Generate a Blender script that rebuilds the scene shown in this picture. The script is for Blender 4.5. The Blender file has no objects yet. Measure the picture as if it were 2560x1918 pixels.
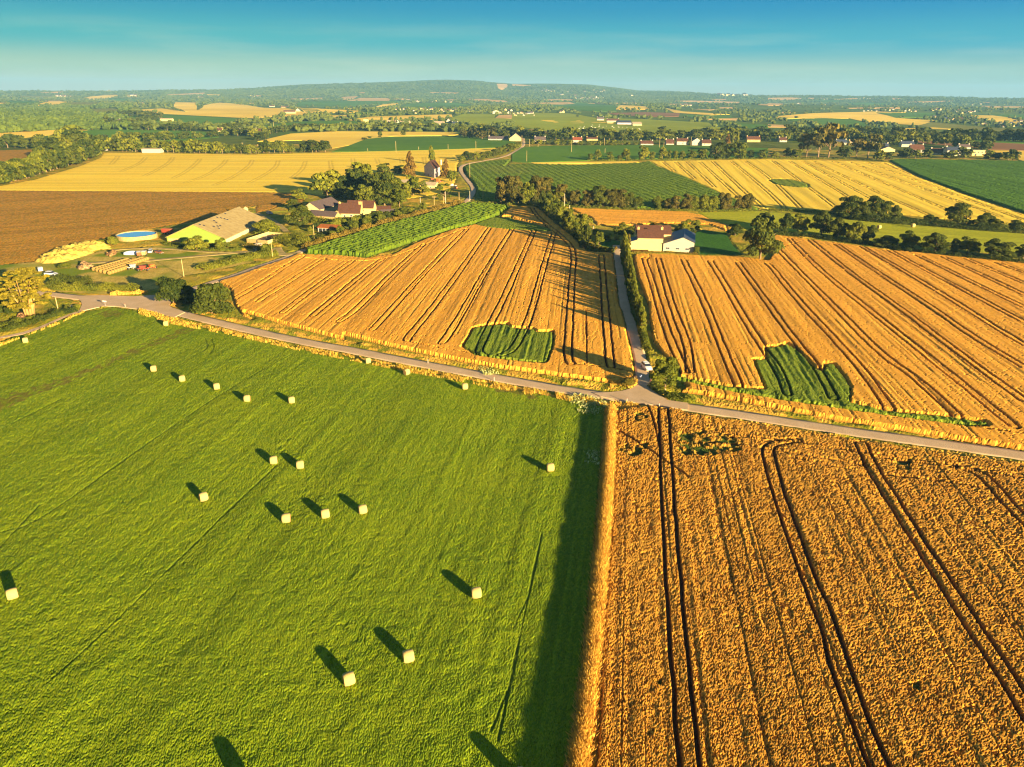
import bpy, math, random
import numpy as np
from mathutils import Vector, Matrix
random.seed(7); RNG = np.random.default_rng(7)
SC = bpy.context.scene
COL = SC.collection
# ---------------------------------------------------------------- camera
FPX, CAMH, PITCH, ROLL = 1862.0, 65.0, math.atan(731/1862.0), 18/2560.0
cam_d = bpy.data.cameras.new('camera'); cam = bpy.data.objects.new('camera', cam_d); COL.objects.link(cam)
SC.camera = cam
cam_d.sensor_fit = 'HORIZONTAL'; cam_d.sensor_width = 36.0; cam_d.lens = 36.0*FPX/2560.0
cam_d.clip_start = 0.5; cam_d.clip_end = 60000
_r = Vector((1, 0, 0)); _u = Vector((0, math.sin(PITCH), math.cos(PITCH))); _f = Vector((0, math.cos(PITCH), -math.sin(PITCH)))
_R = (_r*math.cos(ROLL) + _u*math.sin(ROLL)); _U = (_u*math.cos(ROLL) - _r*math.sin(ROLL))
_m = Matrix((( _R.x, _U.x, -_f.x, 0), (_R.y, _U.y, -_f.y, 0), (_R.z, _U.z, -_f.z, CAMH), (0, 0, 0, 1)))
cam.matrix_world = _m
# ---------------------------------------------------------------- light
SUN_EL, SUN_AZ = 10.5, 310.0          # azimuth counter-clockwise from +X
SC.view_settings.view_transform = 'Standard'; SC.view_settings.look = 'None'
SC.view_settings.exposure = 1.88; SC.view_settings.gamma = 1.0
sd = bpy.data.lights.new('sun', 'SUN'); sun = bpy.data.objects.new('sun', sd); COL.objects.link(sun)
sd.energy = 5.0; sd.angle = math.radians(0.5); sd.color = (1.0, 0.77, 0.44)
_e, _a = math.radians(SUN_EL), math.radians(SUN_AZ)
SUNV = Vector((math.cos(_e)*math.cos(_a), math.cos(_e)*math.sin(_a), math.sin(_e)))
sun.rotation_euler = SUNV.to_track_quat('Z', 'Y').to_euler()
sun.location = (60, -80, 90)

W = bpy.data.worlds.new('World'); SC.world = W; W.use_nodes = True
wn, wl = W.node_tree.nodes, W.node_tree.links
wn.clear()
w_out = wn.new('ShaderNodeOutputWorld'); w_bg = wn.new('ShaderNodeBackground')
sky = wn.new('ShaderNodeTexSky'); sky.sky_type = 'NISHITA'; sky.sun_disc = False
sky.sun_elevation = _e; sky.sun_rotation = math.radians(140); sky.air_density = 1.0; sky.dust_density = 0.6; sky.ozone_density = 2.0
w_bg.inputs['Strength'].default_value = 0.10
wl.new(w_bg.outputs[0], w_out.inputs[0])
# grade of the sky: teal zenith, pale green-cream horizon, thin streaks of cloud
geo = wn.new('ShaderNodeTexCoord'); sep = wn.new('ShaderNodeSeparateXYZ'); wl.new(geo.outputs['Generated'], sep.inputs[0])
ramp = wn.new('ShaderNodeValToRGB'); ramp.color_ramp.interpolation = 'EASE'
cr = ramp.color_ramp
cr.elements[0].position = 0.0; cr.elements[0].color = (1.45, 1.42, 1.0, 1)
cr.elements[1].position = 0.55; cr.elements[1].color = (0.22, 0.40, 0.90, 1)
for p_, c_ in ((0.022, (.98, 1.55, 1.30)), (0.055, (0.14, 1.18, 1.50)), (0.10, (0.0, 0.76, 1.48)), (0.16, (0.03, 0.60, 1.30)), (0.28, (0.20, 0.50, 1.05))):
    e_ = cr.elements.new(p_); e_.color = (*c_, 1)
wl.new(sep.outputs['Z'], ramp.inputs[0])
# cloud veil
mp = wn.new('ShaderNodeMapping'); mp.inputs['Scale'].default_value = (1.6, 1.6, 16.0); wl.new(geo.outputs['Generated'], mp.inputs[0])
cn = wn.new('ShaderNodeTexNoise'); cn.inputs['Scale'].default_value = 2.6; cn.inputs['Detail'].default_value = 7; cn.inputs['Roughness'].default_value = 0.55
wl.new(mp.outputs[0], cn.inputs['Vector'])
c2 = wn.new('ShaderNodeMapRange'); c2.inputs[1].default_value = 0.46; c2.inputs[2].default_value = 0.74; wl.new(cn.outputs[0], c2.inputs[0])
band = wn.new('ShaderNodeMapRange'); band.inputs[1].default_value = 0.085; band.inputs[2].default_value = 0.04; wl.new(sep.outputs['Z'], band.inputs[0])
mm = wn.new('ShaderNodeMath'); mm.operation = 'MULTIPLY'; wl.new(c2.outputs[0], mm.inputs[0]); wl.new(band.outputs[0], mm.inputs[1])
mm2 = wn.new('ShaderNodeMath'); mm2.operation = 'MULTIPLY'; wl.new(mm.outputs[0], mm2.inputs[0]); mm2.inputs[1].default_value = 0.36
cmix = wn.new('ShaderNodeMix'); cmix.data_type = 'RGBA'; wl.new(mm2.outputs[0], cmix.inputs['Factor']); wl.new(ramp.outputs[0], cmix.inputs['A'])
cmix.inputs['B'].default_value = (1.9, 2.1, 1.6, 1)
smix = wn.new('ShaderNodeMix'); smix.data_type = 'RGBA'; smix.inputs['Factor'].default_value = 0.99
xr = wn.new('ShaderNodeMapRange'); xr.inputs[1].default_value = -.55; xr.inputs[2].default_value = .55; wl.new(sep.outputs['X'], xr.inputs[0])
xm = wn.new('ShaderNodeMix'); xm.data_type = 'RGBA'; xm.inputs['A'].default_value = (1.15, 1.05, .84, 1); xm.inputs['B'].default_value = (.86, .96, 1.0, 1); wl.new(xr.outputs[0], xm.inputs['Factor'])
xg = wn.new('ShaderNodeMix'); xg.data_type = 'RGBA'; xg.blend_type = 'MULTIPLY'; xg.inputs['Factor'].default_value = 1; wl.new(cmix.outputs['Result'], xg.inputs['A']); wl.new(xm.outputs['Result'], xg.inputs['B'])
wl.new(sky.outputs[0], smix.inputs['A']); wl.new(xg.outputs['Result'], smix.inputs['B']); wl.new(smix.outputs['Result'], w_bg.inputs['Color'])

SC.cycles.max_bounces = 5; SC.cycles.diffuse_bounces = 2; SC.cycles.glossy_bounces = 2; SC.cycles.transmission_bounces = 2
SC.cycles.volume_bounces = 1; SC.cycles.transparent_max_bounces = 6; SC.cycles.use_denoising = True
SC.cycles.pixel_filter_type = 'BLACKMAN_HARRIS'; SC.cycles.filter_width = 1.2

# ---------------------------------------------------------------- survey: photograph points to ground points
CROP = {'F': (0, 0, 2560/2212), 'T1': (0, 180, 640/2212), 'T2': (640, 180, 640/2212), 'T3': (1280, 180, 640/2212), 'T4': (1920, 180, 640/2212),
        'M1': (0, 440, 640/2212), 'M2': (640, 360, 640/2212), 'M3': (1280, 360, 640/2212), 'M4': (1920, 360, 640/2212),
        'N1': (0, 780, 860/2212), 'N2': (860, 780, 860/2212), 'N3': (1700, 780, 860/2212), 'N4': (0, 1340, 860/2212), 'N5': (860, 1340, 860/2212), 'N6': (1700, 1340, 860/2212),
        'J': (1500, 840, 220/2144), 'A': (730, 480, 280/2212), 'B': (960, 380, 280/2212), 'H': (1440, 540, 320/2212), 'Y': (80, 560, 400/2212),
        'Z': (400, 500, 340/2212), 'W': (0, 660, 340/2212), 'K': (1200, 270, 400/2212), 'L': (1780, 300, 780/2212)}
def P(s):
    out = []; c = CROP['F']
    for t in s.split():
        if t in CROP: c = CROP[t]
        else:
            x, y = t.split(','); out.append((c[0]+float(x)*c[2], c[1]+float(y)*c[2]))
    return out
def sstep(a, b, x):
    t = np.clip((x-a)/(b-a), 0, 1); return t*t*(3-2*t)
SKY_U = np.array([-1500, 0, 300, 550, 640, 755, 871, 1016, 1117, 1184, 1218, 1280, 1367, 1468, 1540, 1598, 1685, 1772, 1920, 2151, 2325, 2560, 4200.])
SKY_V = np.array([224, 223, 225, 223, 219.5, 212, 208, 205, 200.5, 201, 205, 211, 212, 213, 220, 227, 228, 232.5, 236, 238, 238, 242, 250.])
_az = np.arctan((SKY_U-1280)/FPX/1.0743); _ht = 57 + ((228+(SKY_U-1280)*ROLL)-SKY_V)/FPX*9000
def terr(x, y):
    x = np.asarray(x, float); y = np.asarray(y, float)
    r = np.hypot(x, y); a = np.arctan2(x, np.maximum(y, 1e-3))
    w1 = sstep(950, 2200, r); w2 = sstep(2500, 5500, r)
    h = w1*(3.5*np.sin(x/310+1.2)*np.sin(y/260+.4) + 3.0*np.sin(x/520-y/430+2.0) - 1.5)
    h = h + w2*(5*np.sin(x/900+y/700) + 4*np.sin(y/520+.8)*np.sin(x/1100))
    rd = np.interp(a, _az, _ht)
    h = h + rd*sstep(5600, 9000, r)*(1+.04*np.sin(x/240)*sstep(6000, 8000, r)) - 60*sstep(9500, 14000, r)
    return h
def rays(u, v):
    xc = (np.asarray(u, float)-1280)/FPX; yc = -(np.asarray(v, float)-959)/FPX
    X = xc-ROLL*yc; Y = yc+ROLL*xc
    return np.stack([X, math.cos(PITCH)+Y*math.sin(PITCH), -math.sin(PITCH)+Y*math.cos(PITCH)], -1)
_TR = np.geomspace(40, 13000, 700)
def G(u, v):
    """ground points under photograph pixels (arrays)"""
    u = np.atleast_1d(np.asarray(u, float)); v = np.atleast_1d(np.asarray(v, float))
    out = np.zeros((len(u), 3))
    for s in range(0, len(u), 20000):
        d = rays(u[s:s+20000], v[s:s+20000]); hh = np.hypot(d[:, 0], d[:, 1])
        dx, dy, dz = d[:, 0]/hh, d[:, 1]/hh, d[:, 2]/hh
        z = CAMH + dz[:, None]*_TR; t = terr(dx[:, None]*_TR, dy[:, None]*_TR)
        f = z-t; hit = f < 0; i = np.where(hit.any(1), hit.argmax(1), len(_TR)-1); i = np.maximum(i, 1)
        k = np.arange(len(i)); f0, f1 = f[k, i-1], f[k, i]; w = np.clip(f0/np.where(abs(f0-f1) < 1e-9, 1, f0-f1), 0, 1)
        r = _TR[i-1]+(_TR[i]-_TR[i-1])*w
        near = (dz < -1e-6) & (CAMH/np.maximum(-dz, 1e-6) < 900); r = np.where(near, CAMH/np.maximum(-dz, 1e-6), r)
        out[s:s+20000, 0] = dx*r; out[s:s+20000, 1] = dy*r
    out[:, 2] = terr(out[:, 0], out[:, 1]); return out
def g1(s):
    p = P(s)[0]; return Vector(G([p[0]], [p[1]])[0])
def gl(s):
    p = np.array(P(s)); return G(p[:, 0], p[:, 1])
def W2P(x, y, z=0.0):
    dx, dy, dz = x, y, z-CAMH
    f = dy*math.cos(PITCH)-dz*math.sin(PITCH); uu = dy*math.sin(PITCH)+dz*math.cos(PITCH)
    X = dx/f; Y = uu/f; xc = X+ROLL*Y; yc = Y-ROLL*X
    return 1280+xc*FPX, 959-yc*FPX
def mpp(p):   # metres per photo pixel at a world point
    return (p[1]*math.cos(PITCH)+(CAMH-p[2])*math.sin(PITCH))/FPX
def pip(px, py, poly):
    ins = np.zeros(px.shape, bool); n = len(poly)
    bx = [p[0] for p in poly]; by = [p[1] for p in poly]
    sel = (px > min(bx)) & (px < max(bx)) & (py > min(by)) & (py < max(by))
    qx, qy = px[sel], py[sel]; r = np.zeros(qx.shape, bool); j = n-1
    for i in range(n):
        xi, yi = poly[i]; xj, yj = poly[j]
        if yi != yj:
            r ^= ((yi > qy) != (yj > qy)) & (qx < (xj-xi)*(qy-yi)/(yj-yi)+xi)
        j = i
    ins[sel] = r; return ins
def seg_dist(x, y, pl):
    """distance to a polyline and which side (signed)"""
    best = np.full(x.shape, 1e9); 
    for (ax, ay), (bx, by) in zip(pl[:-1], pl[1:]):
        dx, dy = bx-ax, by-ay; L = dx*dx+dy*dy+1e-9
        t = np.clip(((x-ax)*dx+(y-ay)*dy)/L, 0, 1)
        best = np.minimum(best, (x-ax-t*dx)**2+(y-ay-t*dy)**2)
    return np.sqrt(best)
_LT = RNG.random((257, 257)); _LT[256] = _LT[0]; _LT[:, 256] = _LT[:, 0]
def vn(x, y, s, seed=0):
    x = x/s+seed*17.31; y = y/s+seed*9.77
    xi = np.floor(x); yi = np.floor(y); fx = x-xi; fy = y-yi
    fx = fx*fx*(3-2*fx); fy = fy*fy*(3-2*fy)
    a = xi.astype(np.int64) % 256; b = yi.astype(np.int64) % 256
    return (_LT[a, b]*(1-fx)+_LT[a+1, b]*fx)*(1-fy)+(_LT[a, b+1]*(1-fx)+_LT[a+1, b+1]*fx)*fy
def chaikin(p, n=2):
    p = np.asarray(p, float)
    for _ in range(n):
        q = np.empty((2*(len(p)-1)+2, p.shape[1])); q[0] = p[0]; q[-1] = p[-1]
        q[1:-1:2] = p[:-1]*.75+p[1:]*.25; q[2:-1:2] = p[:-1]*.25+p[1:]*.75
        p = q
    return p

# ---------------------------------------------------------------- objects and tags
def tag(o, label=None, cat=None, group=None, kind=None):
    if label: o['label'] = label
    if cat: o['category'] = cat
    if group: o['group'] = group
    if kind: o['kind'] = kind
    return o
def link(name, data, parent=None):
    o = bpy.data.objects.new(name, data); COL.objects.link(o)
    if parent: o.parent = parent
    return o
def empty(name, loc=(0, 0, 0), rz=0.0, sc=None):
    o = link(name, None); o.location = loc; o.rotation_euler = (0, 0, rz); o.empty_display_size = 0.3
    if sc: o.scale = sc
    return o
def np_mesh(name, co, quads, mat, smooth=False):
    me = bpy.data.meshes.new(name); k = quads.shape[1]
    me.vertices.add(len(co)); me.vertices.foreach_set('co', np.ascontiguousarray(co, np.float32).ravel())
    me.loops.add(quads.size); me.loops.foreach_set('vertex_index', np.ascontiguousarray(quads, np.int32).ravel())
    me.polygons.add(len(quads)); me.polygons.foreach_set('loop_start', np.arange(0, quads.size, k, dtype=np.int32))
    try: me.polygons.foreach_set('loop_total', np.full(len(quads), k, np.int32))
    except Exception: pass
    me.update(calc_edges=True)
    me.shade_smooth() if smooth else me.shade_flat()
    if mat: me.materials.append(mat)
    return me
def set_attr(me, name, arr, dom='POINT'):
    a = me.attributes.new(name, 'FLOAT_COLOR', dom); a.data.foreach_set('color', np.ascontiguousarray(arr, np.float32).ravel())
class MB:
    def __init__(s): s.v = []; s.f = []
    def poly(s, pts):
        n = len(s.v); s.v += [tuple(p) for p in pts]; s.f.append(tuple(range(n, n+len(pts)))); return s
    def hexa(s, p):     # 8 points: bottom 4 ccw, top 4
        n = len(s.v); s.v += [tuple(q) for q in p]
        s.f += [tuple(n+i for i in f) for f in ((3, 2, 1, 0), (4, 5, 6, 7), (0, 1, 5, 4), (1, 2, 6, 5), (2, 3, 7, 6), (3, 0, 4, 7))]; return s
    def box(s, x0, x1, y0, y1, z0, z1):
        return s.hexa([(x0, y0, z0), (x1, y0, z0), (x1, y1, z0), (x0, y1, z0), (x0, y0, z1), (x1, y0, z1), (x1, y1, z1), (x0, y1, z1)])
    def tube(s, pts, rad, n=8, cap=True):
        base = len(s.v); k = len(pts)
        for i, (p, r) in enumerate(zip(pts, rad)):
            p = Vector(p); a = Vector(pts[max(0, i-1)]); b = Vector(pts[min(k-1, i+1)]); d = (b-a).normalized()
            q = d.orthogonal().normalized(); w = d.cross(q)
            for j in range(n):
                t = 2*math.pi*j/n; s.v.append(tuple(p+q*math.cos(t)*r+w*math.sin(t)*r))
        for i in range(k-1):
            for j in range(n):
                a = base+i*n+j; b = base+i*n+(j+1) % n; s.f.append((a, b, b+n, a+n))
        if cap:
            s.f.append(tuple(base+j for j in range(n))[::-1]); s.f.append(tuple(base+(k-1)*n+j for j in range(n)))
        return s
    def mesh(s, name, mat, smooth=False):
        me = bpy.data.meshes.new(name); me.from_pydata(s.v, [], s.f); me.update()
        me.shade_smooth() if smooth else me.shade_flat()
        me.materials.append(mat); return me
    def build(s, name, mat, parent=None, smooth=False):
        return link(name, s.mesh(name, mat, smooth), parent)

# ---------------------------------------------------------------- materials
def new_mat(name, rough=0.8, spec=0.2):
    m = bpy.data.materials.new(name); m.use_nodes = True; b = m.node_tree.nodes['Principled BSDF']
    b.inputs['Roughness'].default_value = rough; b.inputs['Specular IOR Level'].default_value = spec
    return m, m.node_tree.nodes, m.node_tree.links, b
def noise_node(n, l, scale, detail=3, coord='Object', sc=None):
    t = n.new('ShaderNodeTexCoord'); x = n.new('ShaderNodeTexNoise'); x.inputs['Scale'].default_value = scale; x.inputs['Detail'].default_value = detail
    if sc:
        mpn = n.new('ShaderNodeMapping'); mpn.inputs['Scale'].default_value = sc; l.new(t.outputs[coord], mpn.inputs[0]); l.new(mpn.outputs[0], x.inputs['Vector'])
    else: l.new(t.outputs[coord], x.inputs['Vector'])
    return x
def mixc(n, l, fac, a, b, blend='MIX'):
    m = n.new('ShaderNodeMix'); m.data_type = 'RGBA'; m.blend_type = blend
    for sock, val in (('Factor', fac), ('A', a), ('B', b)):
        if isinstance(val, (int, float)): m.inputs[sock].default_value = val
        elif isinstance(val, tuple): m.inputs[sock].default_value = (*val, 1)
        else: l.new(val, m.inputs[sock])
    return m.outputs['Result']
def rng(n, l, src, a, b, c=0.0, d=1.0):
    m = n.new('ShaderNodeMapRange'); m.inputs[1].default_value = a; m.inputs[2].default_value = b; m.inputs[3].default_value = c; m.inputs[4].default_value = d
    l.new(src, m.inputs[0]); return m.outputs[0]
_MC = {}
def noisy(name, c1, c2, scale=4, rough=0.8, spec=0.2, detail=4, lo=.35, hi=.65, sc=None, bump=0):
    if name in _MC: return _MC[name]
    m, n, l, b = new_mat(name, rough, spec); x = noise_node(n, l, scale, detail, sc=sc)
    l.new(mixc(n, l, rng(n, l, x.outputs[0], lo, hi), c1, c2), b.inputs['Base Color'])
    if bump:
        bp = n.new('ShaderNodeBump'); bp.inputs['Strength'].default_value = bump; bp.inputs['Distance'].default_value = .1
        l.new(x.outputs[0], bp.inputs['Height']); l.new(bp.outputs[0], b.inputs['Normal'])
    _MC[name] = m; return m
def crop_mat(name, c1, c2, soil, weed, patch=25.0):
    """mask attribute: R wheel track plus painted gap shade and dulled edges, G grain, B weeds, A = broad streak"""
    m, n, l, b = new_mat(name, .9, .08)
    a = n.new('ShaderNodeAttribute'); a.attribute_name = 'mask'; s = n.new('ShaderNodeSeparateColor'); l.new(a.outputs['Color'], s.inputs[0])
    big = noise_node(n, l, 1/patch, 4)
    t = n.new('ShaderNodeMath'); t.operation = 'MULTIPLY_ADD'; l.new(big.outputs[0], t.inputs[0]); t.inputs[1].default_value = 1.1
    g2 = n.new('ShaderNodeMath'); g2.operation = 'MULTIPLY_ADD'; l.new(s.outputs['Green'], g2.inputs[0]); g2.inputs[1].default_value = 1.5; g2.inputs[2].default_value = -.8
    l.new(g2.outputs[0], t.inputs[2])
    c = mixc(n, l, t.outputs[0], c1, c2)
    st = n.new('ShaderNodeMapRange'); l.new(a.outputs['Alpha'], st.inputs[0]); st.inputs[3].default_value = .68; st.inputs[4].default_value = 1.22
    hv = n.new('ShaderNodeHueSaturation'); l.new(c, hv.inputs['Color']); l.new(st.outputs[0], hv.inputs['Value'])
    c = mixc(n, l, s.outputs['Blue'], hv.outputs[0], weed)
    c = mixc(n, l, s.outputs['Red'], c, soil)  # soil colour doubles as painted gap and edge shade
    l.new(c, b.inputs['Base Color']); return m
# ---------------------------------------------------------------- terrain sheet
def build_ground():
    m, n, l, b = new_mat('ground_soil_and_rough_grass', .95, .05)
    a = noise_node(n, l, .02, 6); d = noise_node(n, l, .35, 4); f = noise_node(n, l, .004, 5)
    c = mixc(n, l, rng(n, l, a.outputs[0], .35, .65), (.07, .11, .010), (.16, .16, .014))
    c = mixc(n, l, rng(n, l, d.outputs[0], .5, .75), c, (.24, .16, .03))
    g = n.new('ShaderNodeNewGeometry'); ln = n.new('ShaderNodeVectorMath'); ln.operation = 'LENGTH'; l.new(g.outputs['Position'], ln.inputs[0])
    wood = mixc(n, l, rng(n, l, f.outputs[0], .4, .6), (.09, .14, .014), (.14, .19, .016))
    c = mixc(n, l, rng(n, l, ln.outputs['Value'], 1000, 1300), c, wood)
    l.new(c, b.inputs['Base Color'])
    bp = n.new('ShaderNodeBump'); bp.inputs['Strength'].default_value = .6; bp.inputs['Distance'].default_value = 6
    nb = noise_node(n, l, .03, 5); l.new(nb.outputs[0], bp.inputs['Height']); l.new(bp.outputs[0], b.inputs['Normal'])
    th = np.linspace(-2.2, 2.2, 620); rr = np.concatenate([[0.5, 20, 60, 120, 200, 300, 420, 560, 720, 880], np.geomspace(950, 14500, 250)])
    T, R_ = np.meshgrid(th, rr); x = R_*np.sin(T); y = R_*np.cos(T)
    yy = np.where(y < 1, 1, y); z = terr(x, yy)*(y > 0)
    co = np.stack([x.ravel(), y.ravel(), z.ravel()], 1); nc = len(th); i = np.arange(len(rr)-1)[:, None]*nc+np.arange(nc-1)
    q = np.stack([i, i+nc, i+nc+1, i+1], -1).reshape(-1, 4)[:, ::-1]
    tag(link('ground', np_mesh('ground', co, q, m, True)), 'rolling farmland ground under all the fields, out to the wooded ridge', 'ground', kind='structure')
build_ground()

# ---------------------------------------------------------------- roads
ROADS = [
 ('road', 'F 190,648 250,651 310,655 350,664 380,675 440,690 537,713 600,727 672,742 743,754 850,775 960,796 1079,818 1160,832 1247,847 1340,860 1400,867 1469,878 1560,891 1650,904 1740,918 1839,933 1950,948 2080,966 2212,985 2400,1012 2600,1040', 4.7, 'pale tarmac country road running between the hay bale field and the wheat', 'road'),
 ('road', 'F 1331,530 1336,565 1342,600 1349,661 1358,674 1370,725 1383,775 1389,818 1386,862', 3.4, 'straight shaded lane between two wheat fields up to the cream farmhouse', 'lane'),
 ('road', 'M1 -400,960 0,985 200,1000 375,1015 620,1045 880,1075 1100,1085', 5.0, 'tarmac road passing behind the big yellow conifer', 'road'),
 ('road', 'M1 1330,1085 1420,1050 1500,1030 1700,965 1900,900 2080,845 M2 0,1068 200,1005 330,955 400,920 600,855 900,765 1200,675 1500,590 1700,540 1790,515 1845,470 1880,415 1872,370 1830,320 1790,270 1762,225 1772,190 1850,165 1960,148 2150,112 T3 20,690 85,655 105,620 95,570', 3.8, 'narrow lane winding past the farm and curving up to the white gabled shed', 'lane'),
 ('path', 'M1 2212,655 2150,655 2000,668 1850,683 1700,694 1400,722 1200,740 900,745 700,760', 3.6, 'sandy farm track leading into the yard past the hay rows', 'track'),
 ('path', 'M1 2100,655 2000,665 1700,655 1500,632 1300,626 1150,628 950,645', 2.6, 'thin sandy track curving past the parked white hull', 'track'),
 ('path', 'M2 0,600 60,625 130,650 200,700 260,760', 3.4, 'short sandy track beside the long barn', 'track'),
 ('path', 'M2 170,900 190,940 240,960 300,955 370,940', 5.0, 'sandy gateway beside the farm hedge', 'track'),
]
APRON = [('path', 'M1 640,1040 880,1035 1150,1045 1380,1030 1440,1040 1485,1085 1462,1120 1490,1150 1600,1180 1500,1230 1300,1165 1150,1150 1000,1130 900,1128 800,1150 720,1168 690,1160 710,1115 700,1085', 'wide tarmac road junction below the farmyard', 'junction'),
         ('path', 'N2 1895,425 1882,470 1850,495 1790,512 1720,520 1600,525 1650,548 1820,582 2000,604 2212,635 2212,590 2080,572 2010,525 1985,500 1962,465 1955,430', 'flared tarmac mouth where the lane meets the road', 'junction'),
         ('path', 'M1 690,1160 740,1165 700,1180 640,1190 500,1250 350,1320 200,1370 0,1405 0,1390 200,1350 350,1300 520,1225', 'narrow sunken path between the garden hedge and dry grass bank', 'path')]
def road_mat(path=False):
    if path: return noisy('sandy_track', (.50, .36, .13), (.33, .25, .08), .35, .95, .05, 6)
    m, n, l, b = new_mat('worn_tarmac', .85, .25)
    a = noise_node(n, l, .25, 5); d = noise_node(n, l, 5, 3)
    c = mixc(n, l, rng(n, l, a.outputs[0], .35, .65), (.62, .42, .21), (.72, .50, .27))
    c = mixc(n, l, rng(n, l, d.outputs[0], .45, .8), c, (.38, .26, .14)); l.new(c, b.inputs['Base Color']); return m
MR, MP = road_mat(), road_mat(True)
ROADW = []
for i, (nm, s, w, lab, cat) in enumerate(ROADS):
    p = chaikin(gl(s)[:, :2], 2); ROADW.append((p, w))
    seg = np.r_[0, np.cumsum(np.hypot(*np.diff(p, axis=0).T))]; k = max(4, int(seg[-1]/1.6)); t = np.linspace(0, seg[-1], k)
    c = np.stack([np.interp(t, seg, p[:, 0]), np.interp(t, seg, p[:, 1])], 1)
    d = np.gradient(c, axis=0); d /= np.hypot(d[:, 0], d[:, 1])[:, None]+1e-9; nn = np.stack([-d[:, 1], d[:, 0]], 1)
    cols = []; offs = [-.5, -.47, -.3, 0, .3, .47, .5]
    for o_ in offs:
        e = c+nn*(o_*w+(RNG.normal(0, .11, (k, 1)) if abs(o_) > .45 else 0)); z = terr(e[:, 0], e[:, 1])+.035+.02*i+(0.03*(1-abs(o_)*2))-(.2 if abs(o_) == .5 else 0)
        cols.append(np.c_[e, z])
    co = np.stack(cols, 1).reshape(-1, 3); n7 = len(offs); a = (np.arange(k-1)[:, None]*n7+np.arange(n7-1)); q = np.stack([a, a+n7, a+n7+1, a+1], -1).reshape(-1, 4)[:, ::-1]
    tag(link(nm, np_mesh(nm, co, q, MP if nm == 'path' else MR, True)), lab, cat, kind='structure')
AP = []
for i, (nm, s, lab, cat) in enumerate(APRON):
    pts = gl(s); AP.append(P(s)); mb = MB(); z = .20+.02*i
    if i == 2: z = .06
    mb.poly([(p[0], p[1], z) for p in pts]); n_ = len(pts)
    for a, b_ in zip(range(n_), list(range(1, n_))+[0]):
        A_, B_ = pts[a], pts[b_]; mb.poly([(A_[0], A_[1], z), (A_[0], A_[1], -.1), (B_[0], B_[1], -.1), (B_[0], B_[1], z)])
    o = mb.build('road' if i < 2 else 'path', MR); tag(o, lab, cat, kind='structure')

# ---------------------------------------------------------------- near crops on a graded polar grid
WH1, WH2, SOIL_SHADE, WEED = (.90, .44, .05), (.78, .345, .032), (.085, .04, .014), (.075, .12, .014)
def tr(*ls): return [l_ for l_ in ls]
REG = []
def reg(name, label, cat, poly, h, na, mat, rows=None, tracks=(), kind='stuff', single=(), weeds=(), rowamp=.0, gauge=1.95, tw=.33, sw=.16, grain=1.0, tdepth=1.0):
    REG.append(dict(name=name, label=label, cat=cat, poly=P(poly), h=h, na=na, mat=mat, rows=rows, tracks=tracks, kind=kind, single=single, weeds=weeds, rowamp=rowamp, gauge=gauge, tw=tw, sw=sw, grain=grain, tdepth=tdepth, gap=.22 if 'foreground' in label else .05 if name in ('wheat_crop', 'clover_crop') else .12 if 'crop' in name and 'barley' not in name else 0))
M_wheat = crop_mat('ripe_orange_wheat', WH1, WH2, SOIL_SHADE, WEED)
M_wheatn = crop_mat('ripe_gold_wheat', (.76, .385, .042), (.48, .215, .024), SOIL_SHADE, WEED, 12)
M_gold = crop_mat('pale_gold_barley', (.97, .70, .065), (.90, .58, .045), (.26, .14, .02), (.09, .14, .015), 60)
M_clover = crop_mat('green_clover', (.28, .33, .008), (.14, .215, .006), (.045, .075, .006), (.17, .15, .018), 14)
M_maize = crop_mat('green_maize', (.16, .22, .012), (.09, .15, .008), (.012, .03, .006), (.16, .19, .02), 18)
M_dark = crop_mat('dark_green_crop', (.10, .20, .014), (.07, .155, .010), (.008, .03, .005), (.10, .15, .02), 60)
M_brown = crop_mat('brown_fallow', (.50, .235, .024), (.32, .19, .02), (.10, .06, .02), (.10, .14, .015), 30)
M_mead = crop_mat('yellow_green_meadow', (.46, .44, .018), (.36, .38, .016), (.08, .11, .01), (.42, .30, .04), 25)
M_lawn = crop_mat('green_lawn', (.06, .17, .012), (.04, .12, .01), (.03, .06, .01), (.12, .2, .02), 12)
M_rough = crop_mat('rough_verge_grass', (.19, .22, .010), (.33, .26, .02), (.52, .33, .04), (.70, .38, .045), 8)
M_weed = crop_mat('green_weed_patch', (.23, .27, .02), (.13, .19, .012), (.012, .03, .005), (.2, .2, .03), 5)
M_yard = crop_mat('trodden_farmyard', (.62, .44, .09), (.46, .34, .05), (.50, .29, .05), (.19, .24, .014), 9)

reg('rough_grass', 'rough mixed grass on the verges, banks and waste ground', 'grass', 'F -400,300 2700,300 2700,2000 -400,2000', .16, .12, M_rough, grain=1.0)
reg('farmyard', 'trodden farmyard ground around the rows of hay', 'farmyard', 'M1 -300,760 300,745 600,720 900,640 1400,600 1900,640 2150,700 2212,740 1800,830 1600,860 1400,960 1250,1000 900,1020 500,1000 380,960 -300,900', .06, .05, M_yard)
reg('brown_field', 'brown fallow field behind the round blue tank', 'field', 'M1 -600,128 0,128 2212,140 M2 0,418 430,425 400,520 300,490 150,560 0,600 M1 2212,255 1990,320 1700,390 1400,440 1200,480 1000,520 650,610 300,740 0,770 -600,800', .25, .14, M_brown, rows='M1 0,400 1000,330', rowamp=.05, grain=2.0)
reg('brown_field', 'brown ploughed field in the left wood clearing', 'field', 'T1 -600,650 0,660 400,670 330,740 240,800 0,815 -600,840', .2, .1, M_brown)
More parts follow.
